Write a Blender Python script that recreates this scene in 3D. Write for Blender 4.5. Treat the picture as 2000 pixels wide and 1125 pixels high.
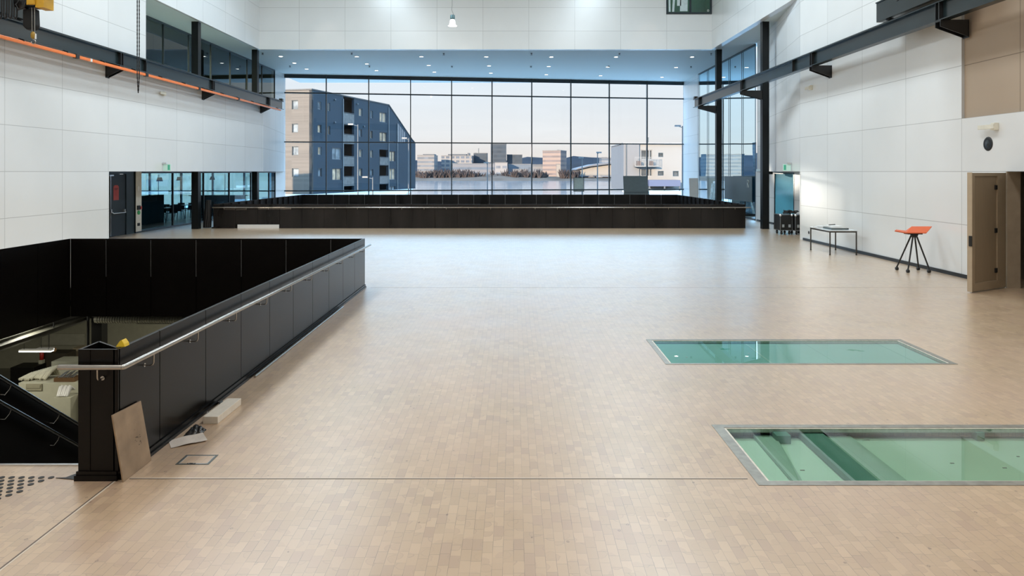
import bpy, bmesh, math, random
from mathutils import Vector, Matrix
random.seed(7)
for _o in list(bpy.data.objects): bpy.data.objects.remove(_o)
C = bpy.context.scene
COL = C.collection
R = math.radians

# ------------------------------------------------------------------ camera, sky, sun, lamps, exposure
cam = bpy.data.cameras.new('camera'); camo = bpy.data.objects.new('camera', cam); COL.objects.link(camo)
cam.sensor_width = 36; cam.lens = 1390/2000*36
cam.shift_x = -0.0015; cam.shift_y = -0.11375
cam.clip_start = 0.05; cam.clip_end = 5000
camo.location = (0, 0, 2.6); camo.rotation_euler = (R(90), 0, 0)
C.camera = camo
C.view_settings.view_transform = 'Standard'; C.view_settings.look = 'None'
C.view_settings.exposure = 0.0; C.view_settings.gamma = 1.0
C.view_settings.use_curve_mapping = False
C.cycles.max_bounces = 10; C.cycles.diffuse_bounces = 5; C.cycles.glossy_bounces = 4
C.cycles.transmission_bounces = 4; C.cycles.transparent_max_bounces = 16
C.cycles.sample_clamp_indirect = 6.0; C.cycles.caustics_reflective = False; C.cycles.caustics_refractive = False
C.cycles.use_denoising = True

W = bpy.data.worlds.new('sky'); C.world = W; W.use_nodes = True
nt = W.node_tree; nt.nodes.clear()
wo = nt.nodes.new('ShaderNodeOutputWorld'); wb = nt.nodes.new('ShaderNodeBackground')
tc = nt.nodes.new('ShaderNodeTexCoord'); sx = nt.nodes.new('ShaderNodeSeparateXYZ')
ramp = nt.nodes.new('ShaderNodeValToRGB')
nt.links.new(tc.outputs['Generated'], sx.inputs[0]); nt.links.new(sx.outputs['Z'], ramp.inputs[0])
e = ramp.color_ramp.elements
e[0].position = 0.0; e[0].color = (.80, .72, .66, 1)
e[1].position = 1.0; e[1].color = (1.2, 2.3, 3.9, 1)
for p, c in ((.02, (.88, .83, .795)), (.05, (.87, .88, .89)), (.10, (.83, .89, .945)), (.147, (.81, .90, .98)), (.185, (1.9, 3.0, 4.1)), (.27, (2.6, 4.0, 5.4)), (.5, (2.9, 5.2, 8.0))):
    k = e.new(p); k.color = (*c, 1)
# faint high cloud veil
nz = nt.nodes.new('ShaderNodeTexNoise'); nz.inputs['Scale'].default_value = 3.0; nz.inputs['Detail'].default_value = 5
mp = nt.nodes.new('ShaderNodeMapping'); mp.inputs['Scale'].default_value = (1, 1, 9)
nt.links.new(tc.outputs['Generated'], mp.inputs[0]); nt.links.new(mp.outputs[0], nz.inputs[0])
mr = nt.nodes.new('ShaderNodeMapRange'); mr.inputs[1].default_value = .35; mr.inputs[2].default_value = .7
mr.inputs[3].default_value = .97; mr.inputs[4].default_value = 1.03
nt.links.new(nz.outputs['Fac'], mr.inputs[0]); nt.links.new(mr.outputs[0], wb.inputs['Strength'])
nt.links.new(ramp.outputs[0], wb.inputs['Color']); nt.links.new(wb.outputs[0], wo.inputs[0])

def light(name, kind, loc, energy, color, direction=(0, 0, -1), **kw):
    d = bpy.data.lights.new(name, kind); d.energy = energy; d.color = color
    for k, v in kw.items(): setattr(d, k, v)
    o = bpy.data.objects.new(name, d); COL.objects.link(o); o.location = loc
    o.rotation_euler = Vector(direction).to_track_quat('-Z', 'Y').to_euler()
    return o
light('sun', 'SUN', (0, 0, 60), 16, (1, .80, .60), (.45, .87, -.19), angle=R(.5))
# unseen area lights added under the ceiling to brighten the hall
for ly, wt, lc in ((3.0, 500, (1, .95, .88)), (12.5, 640, (.95, .97, .98)), (22.0, 800, (.79, .92, 1)), (31.0, 800, (.74, .90, 1))):
    for lx in (-8.2, 5.0):
        light('hall_fill_light', 'AREA', (lx, ly, 14.3), wt, lc, shape='RECTANGLE', size=2.2, size_y=5.0)
# low winter sun thrown back off the flats' windows, through the glass wall onto the right wall
light('sun_glint', 'SPOT', (-18.3, 112, 9.5), 640000, (1, .93, .82), Vector((11.0, 26.5, 1.45))-Vector((-18.3, 112, 9.5)),
      spot_size=R(.92), spot_blend=1.0, shadow_soft_size=.8)

light('sun_glint', 'SPOT', (-18.3, 112, 9.5), 330000, (1, .90, .75), Vector((12.8, 33.2, 2.25))-Vector((-18.3, 112, 9.5)),
      spot_size=R(.62), spot_blend=.8, shadow_soft_size=.3)
# ceiling spots washing the white walls
for q_, d_ in (((-10.3, 38.2, 14.3), 150), ((7.45, 38.2, 14.3), 150), ((-12.8, 35.4, 14.3), 110)):
    light('ceiling_spot_light', 'SPOT', q_, d_, (1, .80, .66), (0, 0, -1), spot_size=R(44), spot_blend=.25, shadow_soft_size=.06)

# ------------------------------------------------------------------ helpers
def P(px, py, Y): return Vector(((px-1003)*Y/1390, Y, 2.6-(py-335)*Y/1390))   # a point of the photograph at distance Y
def FL(px, py):                                                               # a point of the photograph on the hall floor
    Y = 3614/(py-335); return ((px-1003)*Y/1390, Y)
ORD = 'first second third fourth fifth sixth seventh eighth ninth tenth eleventh twelfth'.split()

class MB:
    def __init__(s): s.v = []; s.f = []; s.sm = []
    def _add(s, vs, fs, sm=False):
        b = len(s.v); s.v += [Vector(v) for v in vs]; s.f += [[b+i for i in f] for f in fs]; s.sm += [sm]*len(fs); return s
    def box(s, x0, x1, y0, y1, z0, z1):
        x0, x1 = sorted((x0, x1)); y0, y1 = sorted((y0, y1)); z0, z1 = sorted((z0, z1))
        return s._add([(x0,y0,z0),(x1,y0,z0),(x1,y1,z0),(x0,y1,z0),(x0,y0,z1),(x1,y0,z1),(x1,y1,z1),(x0,y1,z1)],
                      [(3,2,1,0),(4,5,6,7),(0,1,5,4),(1,2,6,5),(2,3,7,6),(3,0,4,7)])
    def obox(s, c, u, v, w):
        c, u, v, w = map(Vector, (c, u, v, w))
        if u.cross(v).dot(w) < 0: w = -w
        q = [c-u-v-w, c+u-v-w, c+u+v-w, c-u+v-w, c-u-v+w, c+u-v+w, c+u+v+w, c-u+v+w]
        return s._add(q, [(3,2,1,0),(4,5,6,7),(0,1,5,4),(1,2,6,5),(2,3,7,6),(3,0,4,7)])
    def beam(s, a, b, w, h, up=(0, 0, 1)):          # square bar from a to b
        a, b = Vector(a), Vector(b); d = b-a; up = Vector(up)
        if abs(d.normalized().dot(up)) > .98: up = Vector((0, 1, 0))
        x = d.cross(up).normalized(); y = x.cross(d).normalized()
        return s.obox((a+b)/2, d/2, x*w/2, y*h/2)
    def prism(s, poly, ext):
        ext = Vector(ext); p = [Vector(q) for q in poly]; n = len(p)
        nn = Vector((0, 0, 0))
        for i in range(n): nn += p[i].cross(p[(i+1) % n])
        if nn.dot(ext) < 0: p.reverse()
        return s._add(p+[q+ext for q in p], [tuple(range(n))[::-1], tuple(range(n, 2*n))]+[(i, (i+1) % n, n+(i+1) % n, n+i) for i in range(n)])
    def tube(s, pts, r, n=10):
        p = [Vector(q) for q in pts]; m = len(p); rr = r if isinstance(r, (list, tuple)) else [r]*m
        t = [(p[min(i+1, m-1)]-p[max(i-1, 0)]).normalized() for i in range(m)]
        ref = Vector((0, 0, 1)) if abs(t[0].z) < .9 else Vector((1, 0, 0))
        x = t[0].cross(ref).normalized(); vs = []
        for i in range(m):
            x = (x-t[i]*x.dot(t[i])).normalized(); y = t[i].cross(x)
            vs += [p[i]+x*rr[i]*math.cos(2*math.pi*k/n)+y*rr[i]*math.sin(2*math.pi*k/n) for k in range(n)]
        fs = [(i*n+k, i*n+(k+1) % n, (i+1)*n+(k+1) % n, (i+1)*n+k) for i in range(m-1) for k in range(n)]
        s._add(vs, fs, True)
        s._add(vs[:n], [tuple(range(n))[::-1]]); s._add(vs[-n:], [tuple(range(n))]); return s
    def lathe(s, prof, c=(0, 0, 0), axis=(0, 0, 1), n=24):
        a = Vector(axis).normalized(); ref = Vector((1, 0, 0)) if abs(a.x) < .9 else Vector((0, 1, 0))
        x = (ref-a*ref.dot(a)).normalized(); y = a.cross(x); c = Vector(c)
        vs = [c+a*z+x*r*math.cos(2*math.pi*k/n)+y*r*math.sin(2*math.pi*k/n) for r, z in prof for k in range(n)]
        fs = [(i*n+k, i*n+(k+1) % n, (i+1)*n+(k+1) % n, (i+1)*n+k) for i in range(len(prof)-1) for k in range(n)]
        return s._add(vs, fs, True)
    def disc(s, c, axis, r, h, n=20):
        return s.lathe([(0.0005, 0), (r, 0)], c, axis, n).lathe([(r, 0), (r, h)], c, axis, n).lathe([(r, h), (0.0005, h)], c, axis, n)
    def quad(s, a, b, c, d): return s._add([a, b, c, d], [(0, 1, 2, 3)])
    def slab(s, us, vs, holes, t0, t1, axes='xyz'):
        """a slab over a grid with rectangular holes (u0,u1,v0,v1); axes names where u, v and the thickness run"""
        us = sorted(set(us) | {h[i] for h in holes for i in (0, 1) if us[0] <= h[i] <= us[-1]})
        vs = sorted(set(vs) | {h[i] for h in holes for i in (2, 3) if vs[0] <= h[i] <= vs[-1]})
        def inside(i, j):
            if not (0 <= i < len(us)-1 and 0 <= j < len(vs)-1): return False
            u, v = (us[i]+us[i+1])/2, (vs[j]+vs[j+1])/2
            return not any(h[0] < u < h[1] and h[2] < v < h[3] for h in holes)
        def pt(u, v, t): d = {axes[0]: u, axes[1]: v, axes[2]: t}; return (d['x'], d['y'], d['z'])
        ix = {}; V = []; F = []
        def vid(i, j, k):
            if (i, j, k) not in ix: ix[(i, j, k)] = len(V); V.append(pt(us[i], vs[j], (t0, t1)[k]))
            return ix[(i, j, k)]
        for i in range(len(us)-1):
            for j in range(len(vs)-1):
                if not inside(i, j): continue
                F.append((vid(i,j,1), vid(i+1,j,1), vid(i+1,j+1,1), vid(i,j+1,1)))
                F.append((vid(i,j+1,0), vid(i+1,j+1,0), vid(i+1,j,0), vid(i,j,0)))
                if not inside(i, j-1): F.append((vid(i,j,0), vid(i+1,j,0), vid(i+1,j,1), vid(i,j,1)))
                if not inside(i, j+1): F.append((vid(i+1,j+1,0), vid(i,j+1,0), vid(i,j+1,1), vid(i+1,j+1,1)))
                if not inside(i-1, j): F.append((vid(i,j+1,0), vid(i,j,0), vid(i,j,1), vid(i,j+1,1)))
                if not inside(i+1, j): F.append((vid(i+1,j,0), vid(i+1,j+1,0), vid(i+1,j+1,1), vid(i+1,j,1)))
        return s._add(V, F)
    def build(s, name, mat, parent=None, bevel=0, fix=False, origin=None):
        if parent is not None: org = ORG[parent]
        elif origin is not None: org = Vector(origin)
        else:
            xs = [v.x for v in s.v]; ys = [v.y for v in s.v]; zs = [v.z for v in s.v]
            org = Vector(((min(xs)+max(xs))/2, (min(ys)+max(ys))/2, min(zs)))
        me = bpy.data.meshes.new(name); me.from_pydata([v-org for v in s.v], [], s.f); me.update()
        me.polygons.foreach_set('use_smooth', s.sm)
        if fix:
            bm = bmesh.new(); bm.from_mesh(me); bmesh.ops.recalc_face_normals(bm, faces=bm.faces); bm.to_mesh(me); bm.free()
        me.materials.append(mat)
        o = bpy.data.objects.new(name, me); COL.objects.link(o)
        if parent is not None: o.parent = parent
        else: o.location = org
        ORG[o] = org
        if bevel:
            m = o.modifiers.new('bevel', 'BEVEL'); m.width = bevel; m.segments = 2; m.limit_method = 'ANGLE'
        return o
ORG = {}
def tag(o, label, cat, group=None, kind=None):
    o['label'] = label; o['category'] = cat
    if group: o['group'] = group
    if kind: o['kind'] = kind
    return o
def thing(name, loc, label, cat, group=None):
    o = bpy.data.objects.new(name, None); COL.objects.link(o); o.location = loc; o.empty_display_size = .1
    ORG[o] = Vector(loc); return tag(o, label, cat, group)
def struct(name, mb, mat, parent=None, label=None, cat=None, **k):
    o = mb.build(name, mat, parent, **k)
    if parent is None:
        o['kind'] = 'structure'
        if label: o['label'] = label; o['category'] = cat or name.split('_')[0]
    return o
def sempty(name, loc, label, cat):
    o = thing(name, loc, label, cat); o['kind'] = 'structure'; return o
def dup(root, loc, label=None, rotz=None):
    r = root.copy(); COL.objects.link(r); r.location = loc
    if label: r['label'] = label
    if rotz is not None: r.rotation_euler = (0, 0, rotz)
    for ch in list(root.children):
        c = ch.copy(); COL.objects.link(c); c.parent = r
        for g in list(ch.children):
            d = g.copy(); COL.objects.link(d); d.parent = c
    return r

# ------------------------------------------------------------------ materials
class NT:
    """small node-graph writer"""
    def __init__(s, name):
        s.m = bpy.data.materials.new(name); s.m.use_nodes = True; s.t = s.m.node_tree
        s.bsdf = s.t.nodes['Principled BSDF']; s.out = s.t.nodes['Material Output']
    def n(s, kind, **kw):
        q = s.t.nodes.new('ShaderNode'+kind)
        for k, v in kw.items(): setattr(q, k, v)
        return q
    def put(s, sock, v):
        if v is None: return
        if isinstance(v, bpy.types.NodeSocket): s.t.links.new(v, sock)
        else: sock.default_value = v
    def math(s, op, a, b=None, c=None, clamp=False):
        q = s.n('Math', operation=op, use_clamp=clamp)
        s.put(q.inputs[0], a); s.put(q.inputs[1], b); s.put(q.inputs[2], c); return q.outputs[0]
    def mix(s, f, a, b, mode='MIX'):
        q = s.n('MixRGB', blend_type=mode); s.put(q.inputs[0], f)
        s.put(q.inputs[1], a if isinstance(a, bpy.types.NodeSocket) else (*a, 1)); s.put(q.inputs[2], b if isinstance(b, bpy.types.NodeSocket) else (*b, 1))
        return q.outputs[0]
    def pos(s):
        q = s.n('SeparateXYZ'); s.t.links.new(s.n('NewGeometry').outputs['Position'], q.inputs[0]); return q.outputs
    def comb(s, x, y, z=0.0):
        q = s.n('CombineXYZ'); s.put(q.inputs[0], x); s.put(q.inputs[1], y); s.put(q.inputs[2], z); return q.outputs[0]
    def noise(s, vec, scale, detail=3, rough=.5):
        q = s.n('TexNoise'); s.put(q.inputs['Vector'], vec); q.inputs['Scale'].default_value = scale
        q.inputs['Detail'].default_value = detail; q.inputs['Roughness'].default_value = rough; return q.outputs['Fac']
    def white(s, vec):
        q = s.n('TexWhiteNoise', noise_dimensions='3D'); s.put(q.inputs['Vector'], vec); return q.outputs['Value']
    def remap(s, v, a, b, c, d):
        q = s.n('MapRange'); s.put(q.inputs[0], v)
        for i, x in enumerate((a, b, c, d)): q.inputs[i+1].default_value = x
        return q.outputs[0]
    def set(s, **kw):
        for k, v in kw.items():
            sock = s.bsdf.inputs[k.replace('_', ' ')]
            if isinstance(v, tuple) and len(v) == 3: v = (*v, 1)
            s.put(sock, v)
        return s.m

def M(name, col, rough=.5, metal=0.0, spec=.5, var=.08, scale=6.0, stretch=None, rvar=.05, **kw):
    """plain paint / metal / fabric with a slight procedural mottling"""
    g = NT(name); tcn = g.n('TexCoord').outputs['Object']
    if stretch:
        mp = g.n('Mapping'); mp.inputs['Scale'].default_value = stretch; g.put(mp.inputs[0], tcn); tcn = mp.outputs[0]
    f = g.noise(tcn, scale, 4)
    c = g.mix(g.remap(f, .3, .7, 0, 1), tuple(x*(1-var) for x in col), tuple(min(1, x*(1+var)) for x in col))
    r = g.remap(f, .3, .7, max(.02, rough*(1-rvar)), min(1, rough*(1+rvar)))
    g.set(Base_Color=c, Roughness=r, Metallic=metal, Specular_IOR_Level=spec)
    if kw: g.set(**kw)
    return g.m

def emit(name, col, strength):
    g = NT(name); g.set(Base_Color=col, Emission_Color=col, Emission_Strength=strength, Roughness=.4); return g.m

def panel_wall(name, axis, off, pitch=2.52, col=(.76, .775, .775), rough=.26, spec=.8, line=.62, z0=0.0):
    """matt lacquered wall boards with open shadow joints, 1.3 m courses"""
    g = NT(name); x, y, z = g.pos(); h = {'x': x, 'y': y}[axis]
    def dist(v, period, o):
        a = g.math('DIVIDE', g.math('SUBTRACT', v, o), period)
        fr = g.math('FRACT', g.math('ADD', a, 0.5))
        return g.math('MULTIPLY', g.math('ABSOLUTE', g.math('SUBTRACT', fr, .5)), period), g.math('FLOOR', a)
    dz, iz = dist(z, 1.3, z0); dh, ih = dist(h, pitch, off)
    d = g.math('MINIMUM', dz, dh)
    ln = g.remap(d, .006, .011, 1, 0)
    tint = g.remap(g.white(g.comb(ih, iz, 3.3)), 0, 1, .97, 1.02)
    ns = g.remap(g.noise(g.n('NewGeometry').outputs['Position'], .9, 4), .3, .7, .985, 1.015)
    base = g.mix(1.0, col, g.comb(g.math('MULTIPLY', tint, ns), g.math('MULTIPLY', tint, ns), g.math('MULTIPLY', tint, ns)), 'MULTIPLY')
    c = g.mix(ln, base, tuple(q*line for q in col))
    g.set(Base_Color=c, Roughness=rough, Specular_IOR_Level=spec)
    return g.m

def floor_mat():
    """end-grain wood blocks 71 x 142 mm in staggered rows"""
    g = NT('end_grain_blocks'); x, y, z = g.pos()
    bw, bl = .0715, .142
    cx = g.math('DIVIDE', x, bw); col = g.math('FLOOR', cx); fx = g.math('FRACT', cx)
    off = g.math('MULTIPLY', g.white(g.comb(col, 0.0, 1.7)), 3.0)
    cy = g.math('ADD', g.math('DIVIDE', y, bl), off); row = g.math('FLOOR', cy); fy = g.math('FRACT', cy)
    idv = g.comb(col, row, 0.5)
    wn = g.n('TexWhiteNoise', noise_dimensions='3D'); g.put(wn.inputs['Vector'], idv)
    sp = g.n('SeparateColor'); g.put(sp.inputs[0], wn.outputs['Color']); r1, r2, r3 = sp.outputs
    rv = wn.outputs['Value']
    ex = g.math('MULTIPLY', g.math('MINIMUM', fx, g.math('SUBTRACT', 1.0, fx)), bw)
    ey = g.math('MULTIPLY', g.math('MINIMUM', fy, g.math('SUBTRACT', 1.0, fy)), bl)
    joint = g.remap(g.math('MINIMUM', ex, ey), .0005, .0023, 1, 0)
    jv = g.math('MULTIPLY', joint, g.remap(g.noise(g.n('NewGeometry').outputs['Position'], 5.0, 3), .35, .65, .25, .95))
    # growth rings round a pith somewhere in or near the block
    lx = g.math('SUBTRACT', g.math('MULTIPLY', fx, bw), g.remap(r1, 0, 1, -.05, .12))
    ly = g.math('SUBTRACT', g.math('MULTIPLY', fy, bl), g.remap(r2, 0, 1, -.03, .17))
    wob = g.remap(g.noise(g.n('NewGeometry').outputs['Position'], 28.0, 2), .2, .8, -.008, .008)
    d = g.math('ADD', g.math('SQRT', g.math('ADD', g.math('MULTIPLY', lx, lx), g.math('MULTIPLY', ly, ly))), wob)
    ring = g.remap(g.math('SINE', g.math('MULTIPLY', d, 620.0)), -1, 1, 0, 1)
    heart = g.remap(d, .046, .050, 1, 0)
    edge = g.math('MULTIPLY', g.remap(d, .040, .049, 0, 1), heart)
    base = g.mix(r3, (.485, .358, .228), (.585, .438, .288))
    base = g.mix(g.math('MULTIPLY', g.remap(rv, .74, .95, 0, 1), .60), base, (.40, .28, .20))
    base = g.mix(g.math('MULTIPLY', heart, g.remap(r3, .2, 1, .0, .48)), base, (.43, .305, .205))
    base = g.mix(g.math('MULTIPLY', edge, g.remap(r2, .2, 1, 0, .85)), base, (.28, .20, .15))
    base = g.mix(g.math('MULTIPLY', ring, .06), base, (.40, .28, .19))
    # knots
    vor = g.n('TexVoronoi'); vor.inputs['Scale'].default_value = 6.5; g.put(vor.inputs['Vector'], g.comb(x, g.math('MULTIPLY', y, .8), 0.0))
    kd = vor.outputs['Distance']; sc = g.n('SeparateColor'); g.put(sc.inputs[0], vor.outputs['Color'])
    on = g.remap(sc.outputs[0], .30, .31, 0, 1)
    kw = g.math('ADD', kd, g.remap(g.noise(g.n('NewGeometry').outputs['Position'], 60.0, 2), .3, .7, -.02, .02))
    kring = g.math('MULTIPLY', g.remap(g.math('ABSOLUTE', g.math('SUBTRACT', kw, .055)), .008, .028, 1, 0), on)
    base = g.mix(g.math('MULTIPLY', kring, .85), base, (.15, .09, .06))
    # wide mottling: pinkish and yellowish areas
    big = g.noise(g.n('NewGeometry').outputs['Position'], .55, 3)
    base = g.mix(g.remap(big, .35, .65, 0, .30), base, (.57, .39, .29))
    base = g.mix(jv, base, (.17, .12, .085))
    g.set(Base_Color=base, Roughness=g.remap(g.noise(g.n('NewGeometry').outputs['Position'], 1.6, 4), .3, .7, .30, .42), Specular_IOR_Level=.5, Coat_Weight=1.0, Coat_Roughness=.31, Coat_IOR=1.6)
    return g.m

def glass(name, tint, ior=1.5, gain=1.0, gloss=(1, 1, 1)):
    """a pane: lets light through tinted, mirrors by its angle"""
    g = NT(name); g.t.nodes.remove(g.bsdf)
    tr = g.n('BsdfTransparent'); tr.inputs[0].default_value = (*tint, 1)
    gl = g.n('BsdfGlossy'); gl.inputs['Color'].default_value = (*gloss, 1); gl.inputs['Roughness'].default_value = .0
    fr = g.n('Fresnel'); fr.inputs[0].default_value = ior
    nz = g.noise(g.n('NewGeometry').outputs['Position'], .35, 1)
    bp = g.n('Bump'); bp.inputs['Strength'].default_value = .012; bp.inputs['Distance'].default_value = .3; g.put(bp.inputs['Height'], nz)
    g.put(gl.inputs['Normal'], bp.outputs[0])
    mx = g.n('MixShader'); g.put(mx.inputs[0], g.math('MULTIPLY', fr.outputs[0], gain, clamp=True))
    g.t.links.new(tr.outputs[0], mx.inputs[1]); g.t.links.new(gl.outputs[0], mx.inputs[2]); g.t.links.new(mx.outputs[0], g.out.inputs[0])
    return g.m

def boards(name, col, pitch=.16, rough=.7, dark=.75):
    """horizontal timber cladding"""
    g = NT(name); x, y, z = g.pos()
    a = g.math('DIVIDE', z, pitch); fr = g.math('FRACT', a); ln = g.remap(fr, .0, .12, 1, 0)
    t = g.remap(g.white(g.comb(g.math('FLOOR', a), g.math('FLOOR', g.math('DIVIDE', g.math('ADD', x, y), 3.7)), .2)), 0, 1, .86, 1.12)
    b = g.mix(1.0, col, g.comb(t, t, t), 'MULTIPLY')
    g.set(Base_Color=g.mix(ln, b, tuple(c*dark for c in col)), Roughness=rough, Specular_IOR_Level=.3); return g.m

def striped(name, wall, win, pitch, frac=.5, off=0.0, bay=None, rough=.5):
    """an office front: window bands between spandrels, with mullions"""
    g = NT(name); x, y, z = g.pos()
    fr = g.math('FRACT', g.math('DIVIDE', g.math('SUBTRACT', z, off), pitch)); f = g.remap(fr, frac-.03, frac+.03, 1, 0)
    if bay:
        fb = g.math('FRACT', g.math('DIVIDE', g.math('ADD', x, y), bay)); f = g.math('MULTIPLY', f, g.remap(fb, .28, .32, 0, 1))
    w = g.mix(g.white(g.comb(g.math('FLOOR', g.math('DIVIDE', g.math('ADD', x, y), 3.1)), g.math('FLOOR', g.math('DIVIDE', z, pitch)), 0.0)), win, tuple(min(1, c*1.5) for c in win))
    g.set(Base_Color=g.mix(f, wall, w), Roughness=rough, Specular_IOR_Level=.2); return g.m

m_floor = floor_mat()
m_wl = panel_wall('white_wall_boards', 'y', 19.72)
m_wr = panel_wall('white_wall_boards', 'y', 17.47, 2.49)
m_wb = panel_wall('white_wall_boards', 'x', -11.9, 2.55)
m_tan = panel_wall('tan_wall_boards', 'y', 15.55, 2.49, col=(.42, .335, .255), rough=.55, spec=.2, line=.45)  # tan boards in place of the white ones
m_soffit = M('daylight_tinted_soffit', (.66, .75, .76), .6, var=.01)  # white soffit; bluish daylight tint put into the paint colour
m_white = M('white_paint', (.76, .755, .74), .45, var=.02)
m_black = M('blackened_steel', (.0045, .0036, .003), .27, 0, .2, var=.06, scale=1.0, stretch=(1, 1, .25), rvar=.0)
m_black2 = M('streaked_steel_with_sheen', (.017, .0145, .0135), .30, 0, .24, var=.45, scale=1.3, stretch=(1, 1, .22), rvar=.12)  # lighter, streaked copy of the black steel; reflected light put into the colour
m_blackedge = M('bare_steel_edge', (.22, .22, .22), .35, .8, var=.1)
m_liner = M('black_liner', (.005, .0045, .0045), .42, 0, .3, var=.2, scale=3)
m_col = M('dark_column_paint', (.006, .008, .009), .38, 0, .25, var=.1)
m_beam = M('slate_steel_paint', (.013, .023, .026), .26, 0, .5, var=.05, scale=1, rvar=0)
m_beamdk = M('black_steel_paint', (.010, .011, .012), .4, 0, .5, var=.1)
m_steel = M('brushed_steel', (.40, .385, .36), .22, 1.0, var=.06, scale=30, stretch=(1, .05, 1))
m_alu = M('aluminium', (.70, .71, .72), .3, 1.0, var=.05)
m_frame = M('window_frame_paint', (.018, .030, .038), .35, 0, .5, var=.08)
m_orange = M('orange_rail_plastic', (.86, .21, .045), .35, 0, .5, var=.05)
m_yellow = M('crane_yellow', (.62, .34, .02), .4, 0, .5, var=.08)
m_blackp = M('black_plastic', (.010, .010, .010), .42, 0, .5, var=.2)
m_clear = glass('window_glass', (.97, .985, .99), 1.35, .9)
m_side = glass('tinted_window_glass', (.42, .68, .80), 1.55, 1.35, (.74, .90, 1.0))
m_cafeg = glass('cafe_window_glass', (.26, .56, .68), 1.6, 1.1, (.66, .90, 1.0))
m_fglass = glass('walk_on_glass', (.80, .94, .86), 1.5, 1.0)
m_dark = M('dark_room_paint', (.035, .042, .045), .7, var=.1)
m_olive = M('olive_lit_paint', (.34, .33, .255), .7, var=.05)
m_side = glass('coated_side_glass', (.20, .40, .50), 2.3, 2.5, (.72, .91, 1.0))
m_gallg = glass('gallery_glass', (.56, .66, .60), 1.6, .95, (.85, .95, 1.0))

# ------------------------------------------------------------------ THE SETTING
H = 14.5; SOF = 9.38; XL, XR = -14.1, 11.0; GL, GR = -15.95, 12.87
NW = (-9.9, -3.33, 6.3, 15.9); NWH = (-9.95, -3.33, 6.3, 15.95)
FW = (-13.75, 10.62, 32.62, 46.3); FWH = (-13.76, 10.63, 32.62, 46.33)
G1 = (2.05, 5.99, 9.59, 11.02); G2 = (2.03, 6.02, 5.89, 7.30)
fl = MB().slab([-28, GR+.1], [-6, 54.2], [NWH, FWH, G1, G2, (-28, GL-.06, -6, 24), (-28, GL-.06, 24, 54.2), (GL-.07, GL-.06, 49.8, 54.2), (XR+.3, 13.2, -6, 12.5)], -.3, 0)
fl.slab([GR+.1, 14.2], [13.2, 17.4], [], -.3, 0)
struct('floor', fl, m_floor, origin=(0, 0, 0))
struct('floor', MB().box(-28, GL-.06, 24, 49.8, -.3, -.004), M('cafe_floor', (.05, .055, .06), .3))
# expansion joints let into the floor
m_joint = M('joint_strip', (.13, .10, .08), .5, var=.1); m_jl = M('joint_filler', (.62, .55, .46), .5, var=.05)
j = MB().box(-3.25, 1.98, 6.015, 6.027, 0, .0015); struct('trim_1', j, m_joint)
j = MB().box(-3.365, -3.353, 3.0, 5.98, 0, .0015); struct('trim_2', j, m_joint)
j = MB().box(-3.20, GR-2, 15.93, 15.942, 0, .0015); struct('trim_3', j, M('joint_faint', (.40, .33, .27), .5))
j = MB().box(-3.352, -3.338, 3.0, 5.98, 0, .0012).box(-3.25, 1.98, 6.028, 6.042, 0, .0012); struct('trim_4', j, m_jl)

wl = MB().slab([-6, 40.1], [0, H], [(24.8, 40.1, 0, 2.6), (27.3, 40.1, 6.5, SOF), (39.5, 40.1, SOF, H)], XL-.14, XL, 'yzx')
wl.prism([(XL, 40.1, 2.6), (-15.9, 49.3, 2.6), (-16.15, 49.25, 2.6), (XL-.14, 40.05, 2.6)], (0, 0, 3.9))
wl.box(-16.3, XL-.14, 24.5, 24.8, 0, 2.6).box(-16.3, XL-.14, 27.0, 27.3, 6.5, SOF)
struct('wall_left', wl, m_wl, fix=True)
sl = MB().box(-16.2, XL-.14, 24.8, 40.1, 2.62, 2.8).box(-16.2, XL-.14, 27.3, 40.1, 6.3, 6.48)
sl.prism([(XL-.14, 40.1, 2.62), (-16.1, 49.2, 2.62), (-16.2, 40.1, 2.62)], (0, 0, .18)).prism([(XL-.14, 40.1, 6.3), (-16.1, 49.2, 6.3), (-16.2, 40.1, 6.3)], (0, 0, .18))
struct('ceiling', sl, m_soffit)
struct('wall_left', MB().box(-16.2, GL, 47.6, 49.75, 0, SOF).box(-16.2, GL, 24.8, 27.3, 2.8, 6.3), m_wl)   # end piece beside the glass wall
sf = MB().slab([-16.3, 13.2], [27.3, 54.3], [(XL-.14, XR+.3, 27.3, 39.8)], SOF, SOF+.35)
struct('ceiling', sf, m_soffit)
struct('ceiling', MB().box(XL-.14, XR+.3, -6.3, 39.8, H, H+.3), m_white)
wbk = MB().slab([XL, XR+.05], [SOF, H], [(8.49, 10.97, 11.37, 13.9)], 39.5, 39.8, 'xzy')
struct('wall_back', wbk, m_wb)
struct('wall_front', MB().box(XL-.14, XR+.3, -6.3, -6, 0, H), m_wb)

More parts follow.
